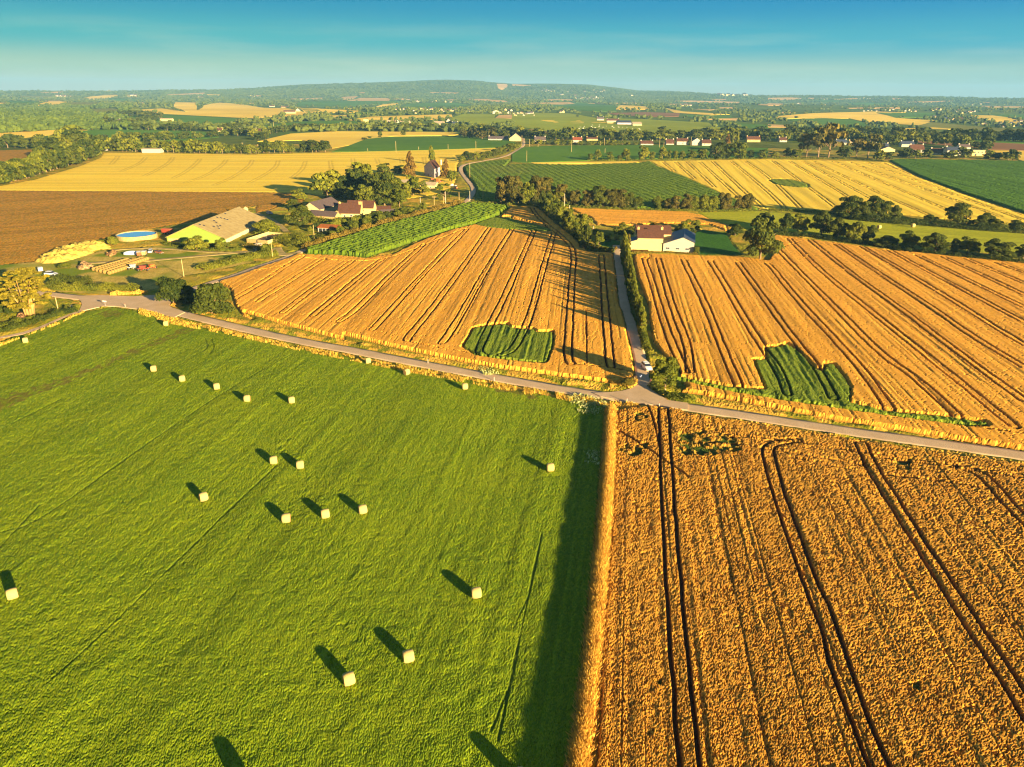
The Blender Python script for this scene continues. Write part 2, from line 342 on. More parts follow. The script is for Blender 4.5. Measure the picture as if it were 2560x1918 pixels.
reg('barley_crop', 'broad pale gold field behind the farm on the left', 'barley', 'T1 -400,1020 0,985 300,930 700,810 870,740 895,700 1230,700 2212,715 T2 0,712 640,697 1100,682 1700,665 2080,655 2060,680 1960,700 1850,705 1720,720 M2 1760,150 1735,190 1740,260 1720,330 1650,420 1300,480 800,480 430,425 M1 2212,141 0,127 -600,127',
    .25, .03, M_gold, rows='M1 0,100 2212,100', tracks=tr('T1 1020,728 1000,760 960,800', 'T1 1260,738 1220,785 1150,820 1050,860', 'T1 1495,742 1460,790 1340,860 1250,900', 'T1 1730,752 1690,800 1600,870 1500,920', 'T1 1955,760 1920,810 1780,900 1600,960', 'T1 2180,765 2150,820 2000,920 1850,980',
    'T2 190,770 170,830 60,900 -60,960', 'T2 425,775 400,850 300,920', 'T2 640,770 650,850', 'T2 835,750 840,800', 'T2 1040,750 1060,800', 'T2 1250,745 1260,790', 'T2 1450,740 1455,800'), tdepth=.35, gauge=3, tw=.5, grain=.5)
reg('maize_crop', 'green row crop field behind the brownish tree line', 'maize', 'M3 -60,200 0,180 170,178 600,183 1100,168 1190,150 1250,190 1500,290 1800,430 2140,570 2100,575 1600,580 500,545 0,520 M2 2080,500 1890,490 1890,400 1850,330 1810,260 1790,205 1850,180 2000,155 2212,135',
    1.1, .35, M_maize, rows='M3 430,200 900,400', rowamp=.28, weeds=('M3 -300,200 0,190 130,200 140,260 0,270 -200,260',), grain=1)
reg('dark_crop', 'dark green crop field in the right corner under the village', 'crop', 'M4 1040,145 1150,132 2212,150 F 2400,335 2400,520 M4 2212,598 1700,430 1300,280', 1.0, .28, M_dark, rows='M4 1100,180 2212,430', rowamp=.15)
reg('barley_crop', 'striped pale gold field with an oval green patch', 'barley', 'M3 1190,150 2212,133 M4 0,133 700,148 1035,160 1300,290 1700,440 2212,612 F 2400,520 2400,560 M4 2212,720 1900,660 1500,650 1130,610 600,590 250,585 0,570 M3 2140,572 1800,432 1500,292 1250,192',
    .5, .05, M_gold, rows='M4 700,160 2000,620', rowamp=.05, tracks=tr('M3 1300,155 1400,240', 'M3 1410,158 1580,310', 'M3 1510,155 1750,380', 'M3 1620,158 1960,465', 'M3 1730,155 2000,410 2170,555', 'M3 1890,150 2212,415 M4 150,565', 'M3 2010,150 2212,280 M4 280,560', 'M4 40,150 420,430 570,545', 'M4 180,150 640,430 900,600', 'M4 290,150 860,460 1100,590', 'M4 380,150 1000,450 1390,620', 'M4 560,152 1560,580', 'M4 700,160 2000,630', 'M4 850,163 2212,665', 'M4 1000,175 2212,620'),
    single=tr('M4 1000,168 1300,302 1700,452 2212,622', 'M3 1200,160 1500,302 1800,445 2130,580'), gauge=2.6, tw=.5, tdepth=.8, grain=.6)
reg('weed_patch', 'oval green weed patch in the pale gold field', 'weeds', 'M4 10,318 40,305 180,308 290,330 340,350 350,378 280,378 150,365 50,345', .6, .15, M_weed, rows='M4 700,160 2000,620', rowamp=.1)
reg('wheat_crop', 'small orange wheat field behind the cream farmhouse', 'wheat', 'M3 480,555 900,570 1500,590 1650,620 1850,710 1860,760 1700,700 1600,700 1400,690 1000,710 730,705 680,640 570,600', .7, .08, M_wheat, rows='M3 500,600 1400,640', rowamp=.05)
reg('meadow', 'yellow green meadow strip between two hedges on the right', 'meadow', 'M3 1600,588 2130,578 2212,575 M4 0,590 250,605 700,655 1200,690 1900,745 2212,775 F 2400,600 2400,690 M4 2212,980 1850,940 1600,880 900,850 500,800 0,740 M3 2100,760 1950,720 1700,650', .12, .06, M_mead, rows='M4 800,700 2212,800', rowamp=.03)
reg('lawn', 'mown green lawn east of the cream farmhouse', 'lawn', 'M3 1540,780 1650,740 1850,770 1900,860 1990,960 1600,955 1570,900', .05, .03, M_lawn)
reg('lawn', 'shaded garden lawn west of the cream farmhouse', 'lawn', 'H 420,440 620,405 760,440 760,560 640,560 450,520', .05, .03, M_lawn)
reg('wheat_crop', 'orange wheat field between the lane and the farm', 'wheat',
    'M1 1880,915 1990,985 2040,1130 2100,1215 2212,1255 N1 1560,0 1800,75 2212,185 N2 0,150 300,225 700,310 1000,365 1300,405 1700,460 1800,470 1850,430 1870,400 1855,300 1815,50 M3 945,1400 915,1150 885,950 650,935 600,860 470,760 370,660 290,580 200,548 0,545 M2 2190,560 2100,640 1880,705 1700,745 1400,855 1200,955 960,995 700,968 440,962 350,950 0,1075',
    .85, .016, M_wheat, rows='M2 860,1452 1450,880', rowamp=.05, gauge=2.1, tw=.24,
    tracks=tr('M1 2030,1075 2110,1030 2212,970 M2 200,1110 400,985', 'M2 28,1376 60,1350 330,1180 590,1010', 'M2 230,1476 540,1230 830,1025', 'M2 487,1503 800,1240 1000,1070 1090,1010', 'N2 -30,75 80,0 M2 1150,1150 1450,880', 'N2 180,130 195,120 300,0 M2 1500,1080 1820,750', 'N2 405,195 410,180 560,0 M2 1800,1060 2020,730', 'N2 630,215 680,150 770,0 M2 2000,1080 2212,745',
              'N2 900,290 865,270 872,240 930,110 990,0 M2 2200,1220 M3 100,960 190,755', 'N2 1010,290 1080,265 1140,170 1210,0 M3 250,1150 340,850 360,780', 'N2 1460,350 1440,325 1440,200 1455,0 M3 515,1200 540,930 450,830 380,770 220,640 170,560', 'N2 1715,370 1708,330 1680,0 M3 790,1200 770,970'),
    single=tr('N2 1562,350 1555,0', 'N2 390,200 700,262 1000,300', 'M2 440,1000 700,1020 960,1030 1200,990 1500,870 1800,745', 'N2 1460,350 1700,375 1850,400', 'M2 0,1110 200,1080 400,1000'))
reg('weed_patch', 'striped green weed patch at the lower edge of the orange wheat', 'weeds', 'N2 760,235 800,170 830,115 920,95 1050,85 1075,110 1220,120 1240,140 1345,135 1350,170 1340,250 1300,340 1200,335 1000,312 850,288', .75, .08, M_weed, rows='N2 930,110 870,240', rowamp=.14,
    tracks=tr('N2 900,290 865,270 872,240 930,110 990,0', 'N2 1010,290 1080,265 1140,170 1210,0'), gauge=2.1, tw=.24)
reg('weed_patch', 'green grassy strip crossing the top of the orange wheat', 'weeds', 'M2 1890,700 1990,640 2212,632 M3 0,648 150,680 330,735 345,762 200,758 0,742 M2 2212,748 2000,725', .5, .14, M_weed)
reg('maize_crop', 'bright green maize strip beside the farm hedge', 'maize', 'M2 400,930 450,895 800,800 1200,690 1500,610 1840,520 2000,525 2190,545 2100,620 1880,695 1600,770 1300,870 960,985 700,962 440,955', 1.6, .32, M_maize, rows='M2 700,900 1500,660', rowamp=.5, single=())
reg('wheat_crop', 'large gold wheat field right of the lane', 'wheat',
    'M3 1060,960 1150,955 1600,972 2000,985 2212,1015 M4 40,960 40,790 600,860 1100,930 1700,980 2212,1030 F 2400,600 2400,1010 2212,975 N3 2212,892 1800,830 1300,745 900,680 600,620 200,545 0,515 N2 2212,495 2170,450 2130,330 2060,290 1990,200 1960,0 M3 1180,1400 1085,1150 1050,1000',
    .85, .016, M_wheat, rows='M4 360,840 1160,1452', rowamp=.05, gauge=2.1, tw=.24,
    tracks=tr('M3 1165,998 1135,1000 1200,1180 1278,1452 N2 2090,180 2190,400', 'M3 1262,1005 1310,1170 1390,1452 N2 2212,230 N3 62,400', 'M3 1480,1015 1560,1180 1690,1452 N3 260,220 375,495', 'M3 1710,1025 1820,1200 1960,1452 N3 520,230 640,400 690,545', 'M3 1950,1040 2100,1250 M4 0,1400 N3 720,180 880,370 985,570',
              'M4 -10,1050 40,1090 120,1200 330,1452 N3 1000,200 1180,400 1340,635', 'M4 60,900 230,1080 597,1452 N3 1300,300 1500,430 1790,695', 'M4 180,830 450,1110 871,1452 N3 1650,350 1920,570 2140,755', 'M4 360,840 720,1140 1161,1452 N3 1800,290 2212,590', 'M4 590,880 950,1130 1444,1452 N3 1850,155 2212,375', 'M4 810,900 1250,1160 1724,1452 N3 2100,160 2212,225', 'M4 1050,935 1500,1180 2008,1452 N3 2212,80', 'M4 1290,975 1700,1180 2212,1430', 'M4 1510,990 2212,1320', 'M4 1710,1005 2212,1220', 'M4 1980,1040 2212,1130'),
    single=tr('M4 50,930 300,850', 'N3 0,440 300,505 600,570 1000,632 1500,705 2000,775 2212,800'))
reg('weed_patch', 'tall green weed patch low in the gold wheat with a thin tail along the headland', 'weeds', 'N3 -60,425 0,425 300,490 450,505 550,510 470,320 455,318 560,315 545,240 640,230 690,215 750,250 880,380 930,385 930,340 990,345 1060,430 1100,500 1090,590 1300,640 1500,670 1700,680 1960,720 2000,750 1850,745 1500,700 1000,628 600,568 300,518 0,447 -60,440', .75, .09, M_weed, rows='N3 520,230 690,545', rowamp=.15,
    tracks=tr('N3 520,230 640,400 690,545', 'N3 720,180 880,370 985,570'), gauge=2.1, tw=.24)
reg('wheat_crop', 'ripe wheat field in the right foreground', 'wheat', 'N2 1760,640 1960,615 2100,622 2212,645 N3 0,652 500,730 1000,810 1500,890 2212,990 F 2400,1040 2500,1950 1260,1950 1290,1657 1303,1400 1318,1200 1330,1000 1332,930 1335,890',
    .85, .075, M_wheatn, rows='F 1712,1158 1891,1657', rowamp=.06, gauge=2.1, tw=.24, sw=.20,
    tracks=tr('F 1432,890 1438,1000 1445,1150 1460,1350 1473,1500 1487,1657 1512,1900', 'N3 750,850 640,855 570,880 560,920 600,1080 650,1250 715,1430 N6 820,300 950,600 1030,900 1140,1200 1258,1487 1450,1900', 'N3 1160,870 1200,960 1260,1080 1330,1180 1490,1440 N6 1680,300 1870,600 2070,900 2270,1230', 'N3 1810,1020 1920,1060 1990,1120 2100,1250 2212,1370 F 2300,1200'),
    single=tr('N3 0,730 150,780 500,850 720,850 1150,920 1700,1000 2212,1070', 'N3 0,860 250,850 500,890 620,910 1200,1010', 'N3 1220,950 1800,1030 2212,1090', 'N3 1320,1070 1700,1110 2000,1165', 'N3 230,780 400,820 720,845', 'N3 700,955 1200,1055', 'N2 2212,1080 1900,860 1760,780', 'N2 1950,620 1985,700 2030,900'),
    weeds=('N2 1765,880 1950,870 1900,930 1830,970 1790,920', 'N3 0,800 180,770 400,860 380,910 200,940 60,940 0,900', 'N2 1870,640 1980,690 1900,720', 'N3 1340,985 1480,970 1500,1030 1400,1045', 'N6 1480,970 1550,965 1560,1000 1500,1005', 'N6 1640,1050 1690,1090 1650,1080', 'N6 1710,1230 1820,1275 1740,1250', 'N5 1990,960 2040,940 2010,990'))
reg('clover_crop', 'bright green clover field scattered with hay bales', 'clover', 'F -400,790 0,738 100,700 185,674 240,664 300,672 340,680 400,700 500,720 600,741 743,768 850,790 960,810 1079,833 1200,858 1300,878 1308,890 1298,1000 1283,1200 1262,1400 1240,1657 1215,1950 -400,1950',
    .2, .085, M_clover, rows='N1 230,1370 1480,490', rowamp=.022, sw=.16, tdepth=.6,
    single=tr('N1 0,1420 230,1370 900,880 1480,490 1900,260', 'N1 1310,1440 1480,1270 1780,990', 'N4 300,960 700,600 1280,30', 'N5 1270,0 1180,420 1100,800 990,1320', 'N5 1190,380 1090,600', 'N5 1050,1000 950,1250', 'N1 0,760 400,560', 'N1 0,70 60,0', 'N4 0,80 60,10 260,-200', 'N1 850,260 1000,190 1220,100', 'N1 1360,180 1380,230 1350,270', 'N1 1320,180 1340,230 1300,260'),
    weeds=('N1 -300,560 0,560 400,440 850,250 1200,100 1260,110 1100,170 800,300 300,520 0,640 -300,740', 'N2 900,420 1100,440 1300,500 1250,560 1000,520', 'W 1600,800 1900,760 1950,860 1700,880'))

DTH, RAT = .00135, 1.0028
def build_near():
    th = np.arange(-.84, .84, DTH); rr = 40*RAT**np.arange(0, int(math.log(1040/40)/math.log(RAT)))
    T, R_ = np.meshgrid(th, rr); X = R_*np.sin(T); Y = R_*np.cos(T)
    j = RNG.random(X.shape)-.5; X = X+j*R_*DTH*.5; Y = Y+(RNG.random(X.shape)-.5)*R_*(RAT-1)*.6
    nr, nc = X.shape
    cx = (X[:-1, :-1]+X[1:, 1:])/2; cy = (Y[:-1, :-1]+Y[1:, 1:])/2; U, V = W2P(cx, cy, 0.0)
    ids = np.full(cx.shape, -1, np.int16); vis = (U > -260) & (U < 2820) & (V < 2080)
    U = U+(vn(cx, cy, .6, 3)-.5)*.35/np.maximum(np.hypot(cx, cy)/FPX, .03)
    for k, r in enumerate(REG): ids[pip(U, V, r['poly'])] = k
    rd = np.zeros(cx.shape, bool)
    for p, w in ROADW: 
        s = (ids >= 0) & vis & (cx > p[:, 0].min()-5) & (cx < p[:, 0].max()+5) & (cy > p[:, 1].min()-5) & (cy < p[:, 1].max()+5)
        d = seg_dist(cx[s], cy[s], p[::2] if len(p) > 30 else p); t = rd[s]; t |= d < w/2+.25; rd[s] = t
    for a in AP: rd |= pip(U, V, a)
    ids[rd | ~vis] = -1
    for k, r in enumerate(REG):
        m = ids == k
        if not m.any(): continue
        ci, cj = np.nonzero(m); vid = np.zeros((nr, nc), bool)
        for a in (0, 1):
            for b in (0, 1): vid[ci+a, cj+b] = True
        full = np.zeros((nr, nc), np.int8)
        for a in (0, 1):
            for b in (0, 1): np.add.at(full, (ci+a, cj+b), 1)
        idx = np.full((nr, nc), -1, np.int64); vi, vj = np.nonzero(vid); idx[vi, vj] = np.arange(len(vi))
        x, y = X[vi, vj], Y[vi, vj]; n = len(x); edge = full[vi, vj] < 4; f4 = full == 4; e2 = f4.copy(); e2[1:-1, 1:-1] &= f4[:-2, 1:-1] & f4[2:, 1:-1] & f4[1:-1, :-2] & f4[1:-1, 2:]; soft = np.where(e2[vi, vj], 1.0, .45)
        rad = np.hypot(x, y); cell = np.maximum(.12, rad*DTH)
        track = np.zeros(n); tcol = np.zeros(n)
        def stroke(s, off, tw):
            nonlocal track
            p = chaikin(gl(s)[:, :2], 2); q = (x > p[:, 0].min()-4) & (x < p[:, 0].max()+4) & (y > p[:, 1].min()-4) & (y < p[:, 1].max()+4)
            if not q.any(): return
            wob = .25*(vn(x[q], y[q], 5.0, 11)-.5)
            d = np.abs(seg_dist(x[q], y[q], p)+wob-off); ww = np.maximum(tw, cell[q]*.55)
            track[q] = np.maximum(track[q], np.clip(1-(d-ww*.75)/(ww*.5), 0, 1)); tcol[q] = np.maximum(tcol[q], np.clip(1-(d-ww*1.05)/(ww*.5), 0, 1))
        for s in r['tracks']: stroke(s, r['gauge']/2, r['tw'])
        for s in r['single']: stroke(s, 0.0, r['sw'])
        weed = np.zeros(n)
        if r['weeds']:
            uu, vv = W2P(x, y, 0.0); wx = (vn(x, y, 1.7, 5)-.5)*26; 
            for s in r['weeds']: weed[pip(uu+wx, vv+(vn(x, y, 1.5, 8)-.5)*12, P(s))] = 1
            weed *= np.clip(vn(x, y, .9, 6)*2.2-.3, 0, 1)
        st = np.full(n, .5); rowz = 0
        if r['rows']:
            a, b = gl(r['rows'])[:2, :2]; d = (b-a)/np.hypot(*(b-a)); s_ = -(x-a[0])*d[1]+(y-a[1])*d[0]; t_ = (x-a[0])*d[0]+(y-a[1])*d[1]
            st = .4*vn(s_, t_*.03, 2.4, 2)+.6*vn(s_, t_*.012, .5 if rad.min() < 100 else .8 if rad.min() < 300 else 2.0, 4)
            rowz = r['rowamp']*(2*vn(s_, t_*.04, max(.8, .003*float(np.median(rad))), 9)-1)
            if r['name'] == 'maize_crop': st = .5+.0*st; rowz = r['rowamp']*(np.sin(s_*2*math.pi/ (3.0 if 'strip' in r['label'] else 5.5))*.5+vn(x, y, 2.5, 1)-.5)
        grain = RNG.random(n)
        damp = np.clip(1.15-rad/900, .45, 1)
        if r['name'] in ('wheat_crop', 'weed_patch') and 'fore' not in r['label'] and r['rows']: rowz = rowz+.035*(vn(s_, t_*.10, .55 if rad.min() < 350 else .9, 22)-.5)+.03*(vn(s_, t_*.3, .6, 23)-.5)
        line = np.zeros(n)
        if r['rows'] and r['name'] in ('wheat_crop', 'clover_crop', 'weed_patch'):
            sc_ = np.maximum(.40, cell*2.2); thr = .74 if r['name'] != 'clover_crop' else .80
            s2 = np.where(sc_ < .6, vn(s_, t_*.006, .42, 30), vn(s_, t_*.006, .9, 31)); line = np.clip((s2-thr)*7, 0, 1)*(.35+.65*vn(x, y, 2.5, 32)); st = st*(1-.75*line)
        z = r['h'] - .16*line*(r['h'] > .3) + r['na']*damp*((grain-.5)*1.3+(vn(x, y, .25 if r['na'] > .1 else 1.2, 7)-.5)*1.2) + rowz + (vn(x, y, 9, 12)-.5)*.08
        if r['name'] == 'rough_grass':
            c = vn(x, y, 4.5, 13); z = z+np.clip(c-.6, 0, 1)*1.2*(rad < 700)
            weed = np.clip(vn(x, y, 6, 14)*3-1.6, 0, 1); track = np.clip(vn(x, y, 11, 15)*3-1.9, 0, 1)
            p, w = ROADW[0]; q = rad < 420; dd = np.full(n, 99.); dd[q] = seg_dist(x[q], y[q], p); weed = np.maximum(weed*.7, np.clip(1.6-np.abs(dd-4.0)/1.6, 0, 1)*(vn(x, y, 2.0, 16) > .42))
            uu, vv = W2P(x, y, 0.0); weed = np.maximum(weed, pip(uu, vv, P('M1 -100,1500 0,1400 200,1365 400,1290 560,1215 740,1170 700,1200 450,1310 200,1400 0,1450'))*.9)
            st = vn(x, y, 3, 17)
            trk_h = 0
        elif r['name'] == 'farmyard':
            weed = np.clip(vn(x, y, 7, 18)*3-1.3, 0, 1); st = .5+.5*(vn(x, y, 2.5, 19)-.5); trk_h = 0
        else: trk_h = track
        if 'fore' in r['label']: z = z-np.clip(vn(x, y, 1.3, 21)*3.2-2.75, 0, 1)*.35
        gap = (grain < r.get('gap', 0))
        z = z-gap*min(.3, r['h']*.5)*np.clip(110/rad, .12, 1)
        z = z*(1-trk_h*r['tdepth']*.93) if np.ndim(trk_h) else z
        z = z*(1-.45*(weed > .5)*(r['name'] == 'wheat_crop'))
        z = np.maximum(z*soft, .03); z[edge] = .0
        z = z+terr(x, y)
        q = np.stack([idx[ci, cj], idx[ci, cj+1], idx[ci+1, cj+1], idx[ci+1, cj]], 1)
        me = np_mesh(r['name'], np.c_[x, y, z], q, r['mat'], False)
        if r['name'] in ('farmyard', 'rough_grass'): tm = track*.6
        else: tm = np.maximum(np.clip(tcol, 0, 1)*r['tdepth'], gap*.55); tm = np.maximum(tm, edge*.5)  # paints shade into crop gaps and darkens edges against sunlit glow
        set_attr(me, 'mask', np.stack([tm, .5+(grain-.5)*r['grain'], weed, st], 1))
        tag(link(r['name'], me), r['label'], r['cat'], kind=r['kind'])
build_near()
# ---------------------------------------------------------------- far fields: thin draped slabs with their own thickness
def clip_cell(poly, x0, x1, y0, y1):
    for ax, lim, sg in ((0, x0, 1), (0, x1, -1), (1, y0, 1), (1, y1, -1)):
        out = []
        for i in range(len(poly)):
            p, q = poly[i-1], poly[i]; dp, dq = (p[ax]-lim)*sg, (q[ax]-lim)*sg
            if (dp >= 0) != (dq >= 0):
                t = dp/(dp-dq); out.append((p[0]+(q[0]-p[0])*t, p[1]+(q[1]-p[1])*t))
            if dq >= 0: out.append(q)
        poly = out
        if len(poly) < 3: return []
    return poly
def far_mat(name, c1, c2, sc=.012):
    m, n, l, b = new_mat(name, .9, .05)
    a = noise_node(n, l, sc, 6); d = noise_node(n, l, .12, 3, sc=(1, .25, 1)); e = noise_node(n, l, .0021, 2)
    f = n.new('ShaderNodeMath'); f.operation = 'MULTIPLY_ADD'; l.new(d.outputs[0], f.inputs[0]); f.inputs[1].default_value = .5; l.new(a.outputs[0], f.inputs[2])
    c = mixc(n, l, rng(n, l, f.outputs[0], .5, .95), c1, c2)
    hv = n.new('ShaderNodeHueSaturation'); l.new(c, hv.inputs['Color']); l.new(rng(n, l, e.outputs[0], .3, .7, .8, 1.2), hv.inputs['Value'])
    l.new(hv.outputs[0], b.inputs['Base Color']); return m
FM = {'G': far_mat('far_gold_stubble', (.97, .68, .09), (.88, .56, .06)), 'T': far_mat('far_tan_stubble', (.74, .46, .15), (.62, .37, .11)),
      'g': far_mat('far_green_crop', (.13, .24, .016), (.09, .19, .014)), 'y': far_mat('far_meadow', (.36, .38, .016), (.27, .32, .014)),
      'o': far_mat('far_olive_field', (.30, .28, .03), (.22, .22, .025)), 'b': far_mat('far_brown_field', (.30, .15, .06), (.24, .12, .045)),
      'r': far_mat('far_rough_pasture', (.40, .24, .04), (.20, .20, .02), .03)}
FNAME = {'G': ('barley_field', 'pale gold stubble field'), 'T': ('stubble_field', 'tan stubble field'), 'g': ('crop_field', 'dark green crop field'), 'y': ('meadow', 'yellow green meadow'), 'o': ('olive_field', 'olive green field'), 'b': ('brown_field', 'reddish brown field'), 'r': ('rough_pasture', 'rough brownish pasture')}
FAR = """G T1 -300,575 0,530 520,500 820,495 500,540 150,575 -300,610
g T1 400,555 650,515 820,500 1500,503 1900,528 1890,565 1600,595 700,595 480,592
o T1 745,320 1000,316 1060,330 980,368 830,372
G T1 1150,330 1400,316 1480,330 1600,345 1720,330 1760,290 1900,265 2212,300 2212,402 1800,382 1400,362
G T1 1515,262 1700,265 1700,342 1600,342 1500,300
g T1 1050,370 1160,342 1400,364 2050,402 2030,432 1900,472 1400,445 1150,432
T T1 1660,427 1800,417 2050,437 2040,443
G T1 315,293 430,255 600,258 500,296
o T1 535,296 620,262 870,265 830,292 700,297
G T1 695,232 900,200 1020,198 1010,217 800,240
o T1 175,206 470,205 450,222 180,223
T T1 335,179 550,170 540,181 350,184
g T1 60,250 320,255 380,260 300,290 60,275
G T1 -300,262 60,268 40,293 -300,290
T T1 445,450 530,450 510,474 470,474
T T1 860,452 1040,452 1010,470 900,470
T T1 1440,195 1780,178 1770,197 1450,206
g T1 950,225 1300,240 900,252
T T1 1090,205 1210,198 1180,215 1100,214
G T1 1780,193 1960,198 1800,209
T T1 480,210 640,205 630,216 490,219
T T1 900,160 990,158 980,167 905,168
T T1 330,250 540,250 530,256 340,257
T T1 1160,265 1240,263 1240,272 1170,272
T T1 2030,265 2212,268 2212,275 2060,273
G T2 0,300 300,320 490,370 230,380 0,402
G T2 330,295 560,320 900,337 870,350 430,362
g T2 760,362 900,350 1060,340 1050,362 900,374
G T2 780,417 1000,387 1690,368 1700,400 1500,412 1000,437
g T2 30,470 400,430 780,422 1000,440 900,470 500,498 250,500
o T2 330,310 520,320 560,335 440,355
G T2 580,380 800,372 850,377 770,402 640,402
G T2 180,402 280,372 480,370 400,392
G T2 785,317 1100,280 1280,268 1180,300 1060,320
g T2 1200,312 1300,275 1700,265 1900,290 1800,315 1400,322
g T2 330,290 400,255 780,250 1280,250 1250,265 800,305 600,302
T T2 785,248 900,225 1158,227 1150,252
T T2 290,232 580,223 560,234 320,240
T T2 735,218 880,209 830,237 760,240
T T2 1605,241 1760,232 1700,250
T T2 1825,233 2000,235 2180,257 2160,266 1900,252
T T2 1180,232 1350,235 1340,245 1200,243
T T2 870,178 960,177 950,184 880,184
T T2 1500,176 1750,180 1740,188 1520,185
T T2 0,200 50,205 30,215 0,215
G T2 15,602 300,535 700,514 1700,522 1795,535 1700,552 1200,556 950,582 820,632 660,663 640,632 400,592 100,602
g T2 655,692 800,640 920,575 1200,560 1720,554 2212,600 T3 60,610 60,645 T2 2130,655 1500,677 900,692
y T2 1680,402 1800,362 2070,362 2060,400 2212,405 2212,462 1900,472 1700,432
T T2 2065,402 2100,375 2212,370 2212,403
T T2 2080,103 2180,106 2170,130 2120,160 2090,140
y T3 0,350 500,358 730,400 1100,408 1700,440 1800,520 1400,522 1100,552 800,540 400,530 100,480 0,472
G T3 130,440 250,418 800,424 820,441 500,446
r T3 -30,500 400,488 700,530 500,542 100,532
r T3 880,525 1150,530 1250,550 1000,552
g T3 320,278 600,265 900,290 900,342 700,342 350,312
G T3 895,327 930,288 1150,298 1200,327
T T3 70,272 500,262 545,277 420,283 100,277
T T3 655,272 1130,264 1130,273 750,274
T T3 1345,252 1550,248 1970,260 1960,274 1500,264
b T3 820,357 1150,348 1450,358 1440,388 1200,390 900,374
G T3 1285,302 1400,328 1480,343 1880,368 1700,374 1400,352
T T3 1785,305 1940,307 1900,315 1800,314
T T3 1555,322 1780,324 1700,334
T T3 1645,407 1950,400 1940,417 1700,414
g T3 1450,370 1900,378 1900,402 1600,402
g T3 1880,442 2212,460 2212,492 1950,482
T T3 2125,287 2212,272 2212,291
T T3 265,240 420,235 540,240 500,250 290,248
T T3 1700,235 1850,235 1850,247 1750,247
T T3 1320,280 1530,268 1520,285 1400,293
g T3 0,716 95,655 300,640 1100,634 1700,644 2212,662 2212,742 1200,752 1050,757 150,787 0,777
G T3 160,786 1080,776 1110,786 900,797 200,799
y T3 1160,450 1800,480 1790,520 1500,515 1250,480
T T3 0,105 180,118 90,124 0,120
T T4 0,225 180,222 330,227 200,244 0,242
T T4 0,272 130,275 100,292 0,294
G T4 45,387 400,358 900,343 1190,350 1080,358 920,355 1100,398 1250,410 1450,420 1300,462 900,442 700,402 300,400 100,410
g T4 150,412 450,400 700,405 870,450 840,480 600,472 300,442
g T4 925,352 1455,355 1450,392 1100,397
o T4 1230,432 1500,440 1900,480 2212,498 2500,510 2500,545 2212,527 1700,502 1300,472
G T4 1060,490 1350,487 1360,512 1200,527
G T4 1400,480 1600,490 1560,500 1420,496
G T4 1750,376 2000,378 2212,438 2400,480 2300,470 1950,432 1800,402
T T4 1180,262 1600,250 1500,263 1200,270
T T4 1825,294 2212,298 2212,307 1900,305
T T4 675,312 1140,305 1140,320 700,317
T T4 120,347 240,350 230,364 120,362
T T4 1065,225 1170,230 1080,238
T T4 560,237 780,225 760,240
T T4 1800,262 1920,262 1900,272
T T4 2140,268 2212,266 2212,278
T T4 0,455 240,465 220,480 0,478
T T4 340,225 400,225 400,235 340,236
b T4 895,598 1600,598 2212,625 2500,640 2500,700 2212,682 1900,672 1700,650 1300,620
g T4 1650,592 2212,604 2500,615 2500,635 2212,622 1700,606
G T4 1920,682 2212,685 2500,700 2500,790 2212,775 2140,755
g T4 1900,370 2212,372 2212,410 2000,385
g T4 350,250 560,245 700,252 500,265
g T4 650,270 900,265 1100,275 800,290
b T4 640,495 760,490 760,515 660,518"""
FARPOLY = []
def build_far():
    for li, line in enumerate(FAR.split('\n')):
        c, s = line.split(' ', 1); pp = P(s); FARPOLY.append(pp)
        arr = np.array(pp); g = G(arr[:, 0], arr[:, 1]); poly = [(a, b) for a, b in g[:, :2]]
        x0, y0 = g[:, :2].min(0); x1, y1 = g[:, :2].max(0); rr = np.hypot((x0+x1)/2, (y0+y1)/2); cell = max(30., min(90., rr/35))
        nx, ny = max(1, int((x1-x0)/cell)), max(1, int((y1-y0)/cell)); V = {}; vl = []; F = []
        up = .12 + rr/12000+.004*li
        def vid(p):
            k = (round(p[0], 1), round(p[1], 1))
            if k not in V: V[k] = len(vl); vl.append((p[0], p[1], float(terr(p[0], p[1]))+up))
            return V[k]
        ex = []
        for i in range(nx):
            for j in range(ny):
                q = clip_cell(poly, x0+(x1-x0)*i/nx, x0+(x1-x0)*(i+1)/nx, y0+(y1-y0)*j/ny, y0+(y1-y0)*(j+1)/ny)
                if len(q) < 3: continue
                f = []
                for p in q:
                    k = vid(p)
                    if k not in f: f.append(k)
                if len(f) >= 3: F.append(tuple(f))
        n0 = len(poly)
        for i in range(n0):
            a, b = np.array(poly[i-1]), np.array(poly[i]); k = max(1, int(np.hypot(*(b-a))/cell))
            for t in range(k):
                p, q = a+(b-a)*t/k, a+(b-a)*(t+1)/k; zp, zq = float(terr(*p)), float(terr(*q)); m = len(vl)
                vl += [(p[0], p[1], zp+up), (p[0], p[1], zp-1.5), (q[0], q[1], zq-1.5), (q[0], q[1], zq+up)]; F.append((m, m+1, m+2, m+3))
        me = bpy.data.meshes.new('f'); me.from_pydata(vl, [], F); me.materials.append(FM[c]); me.update()
        # make the top faces look up
        nz = np.empty(len(F)*3, np.float32); me.polygons.foreach_get('normal', nz)
        if nz[2::3].sum() < 0: me.flip_normals()
        nm, lb = FNAME[c]; me.name = nm
        um = arr[:, 0].mean(); wh = 'on the far left' if um < 500 else 'left of centre' if um < 1100 else 'near the centre' if um < 1500 else 'right of centre' if um < 2000 else 'on the far right'
        tag(link(nm, me), '%s %s' % (lb, wh)+(', close behind the farms' if arr[:, 1].mean() > 310 else ' in the distance' if arr[:, 1].mean() > 260 else ' near the horizon'), 'field', kind='stuff')
build_far()

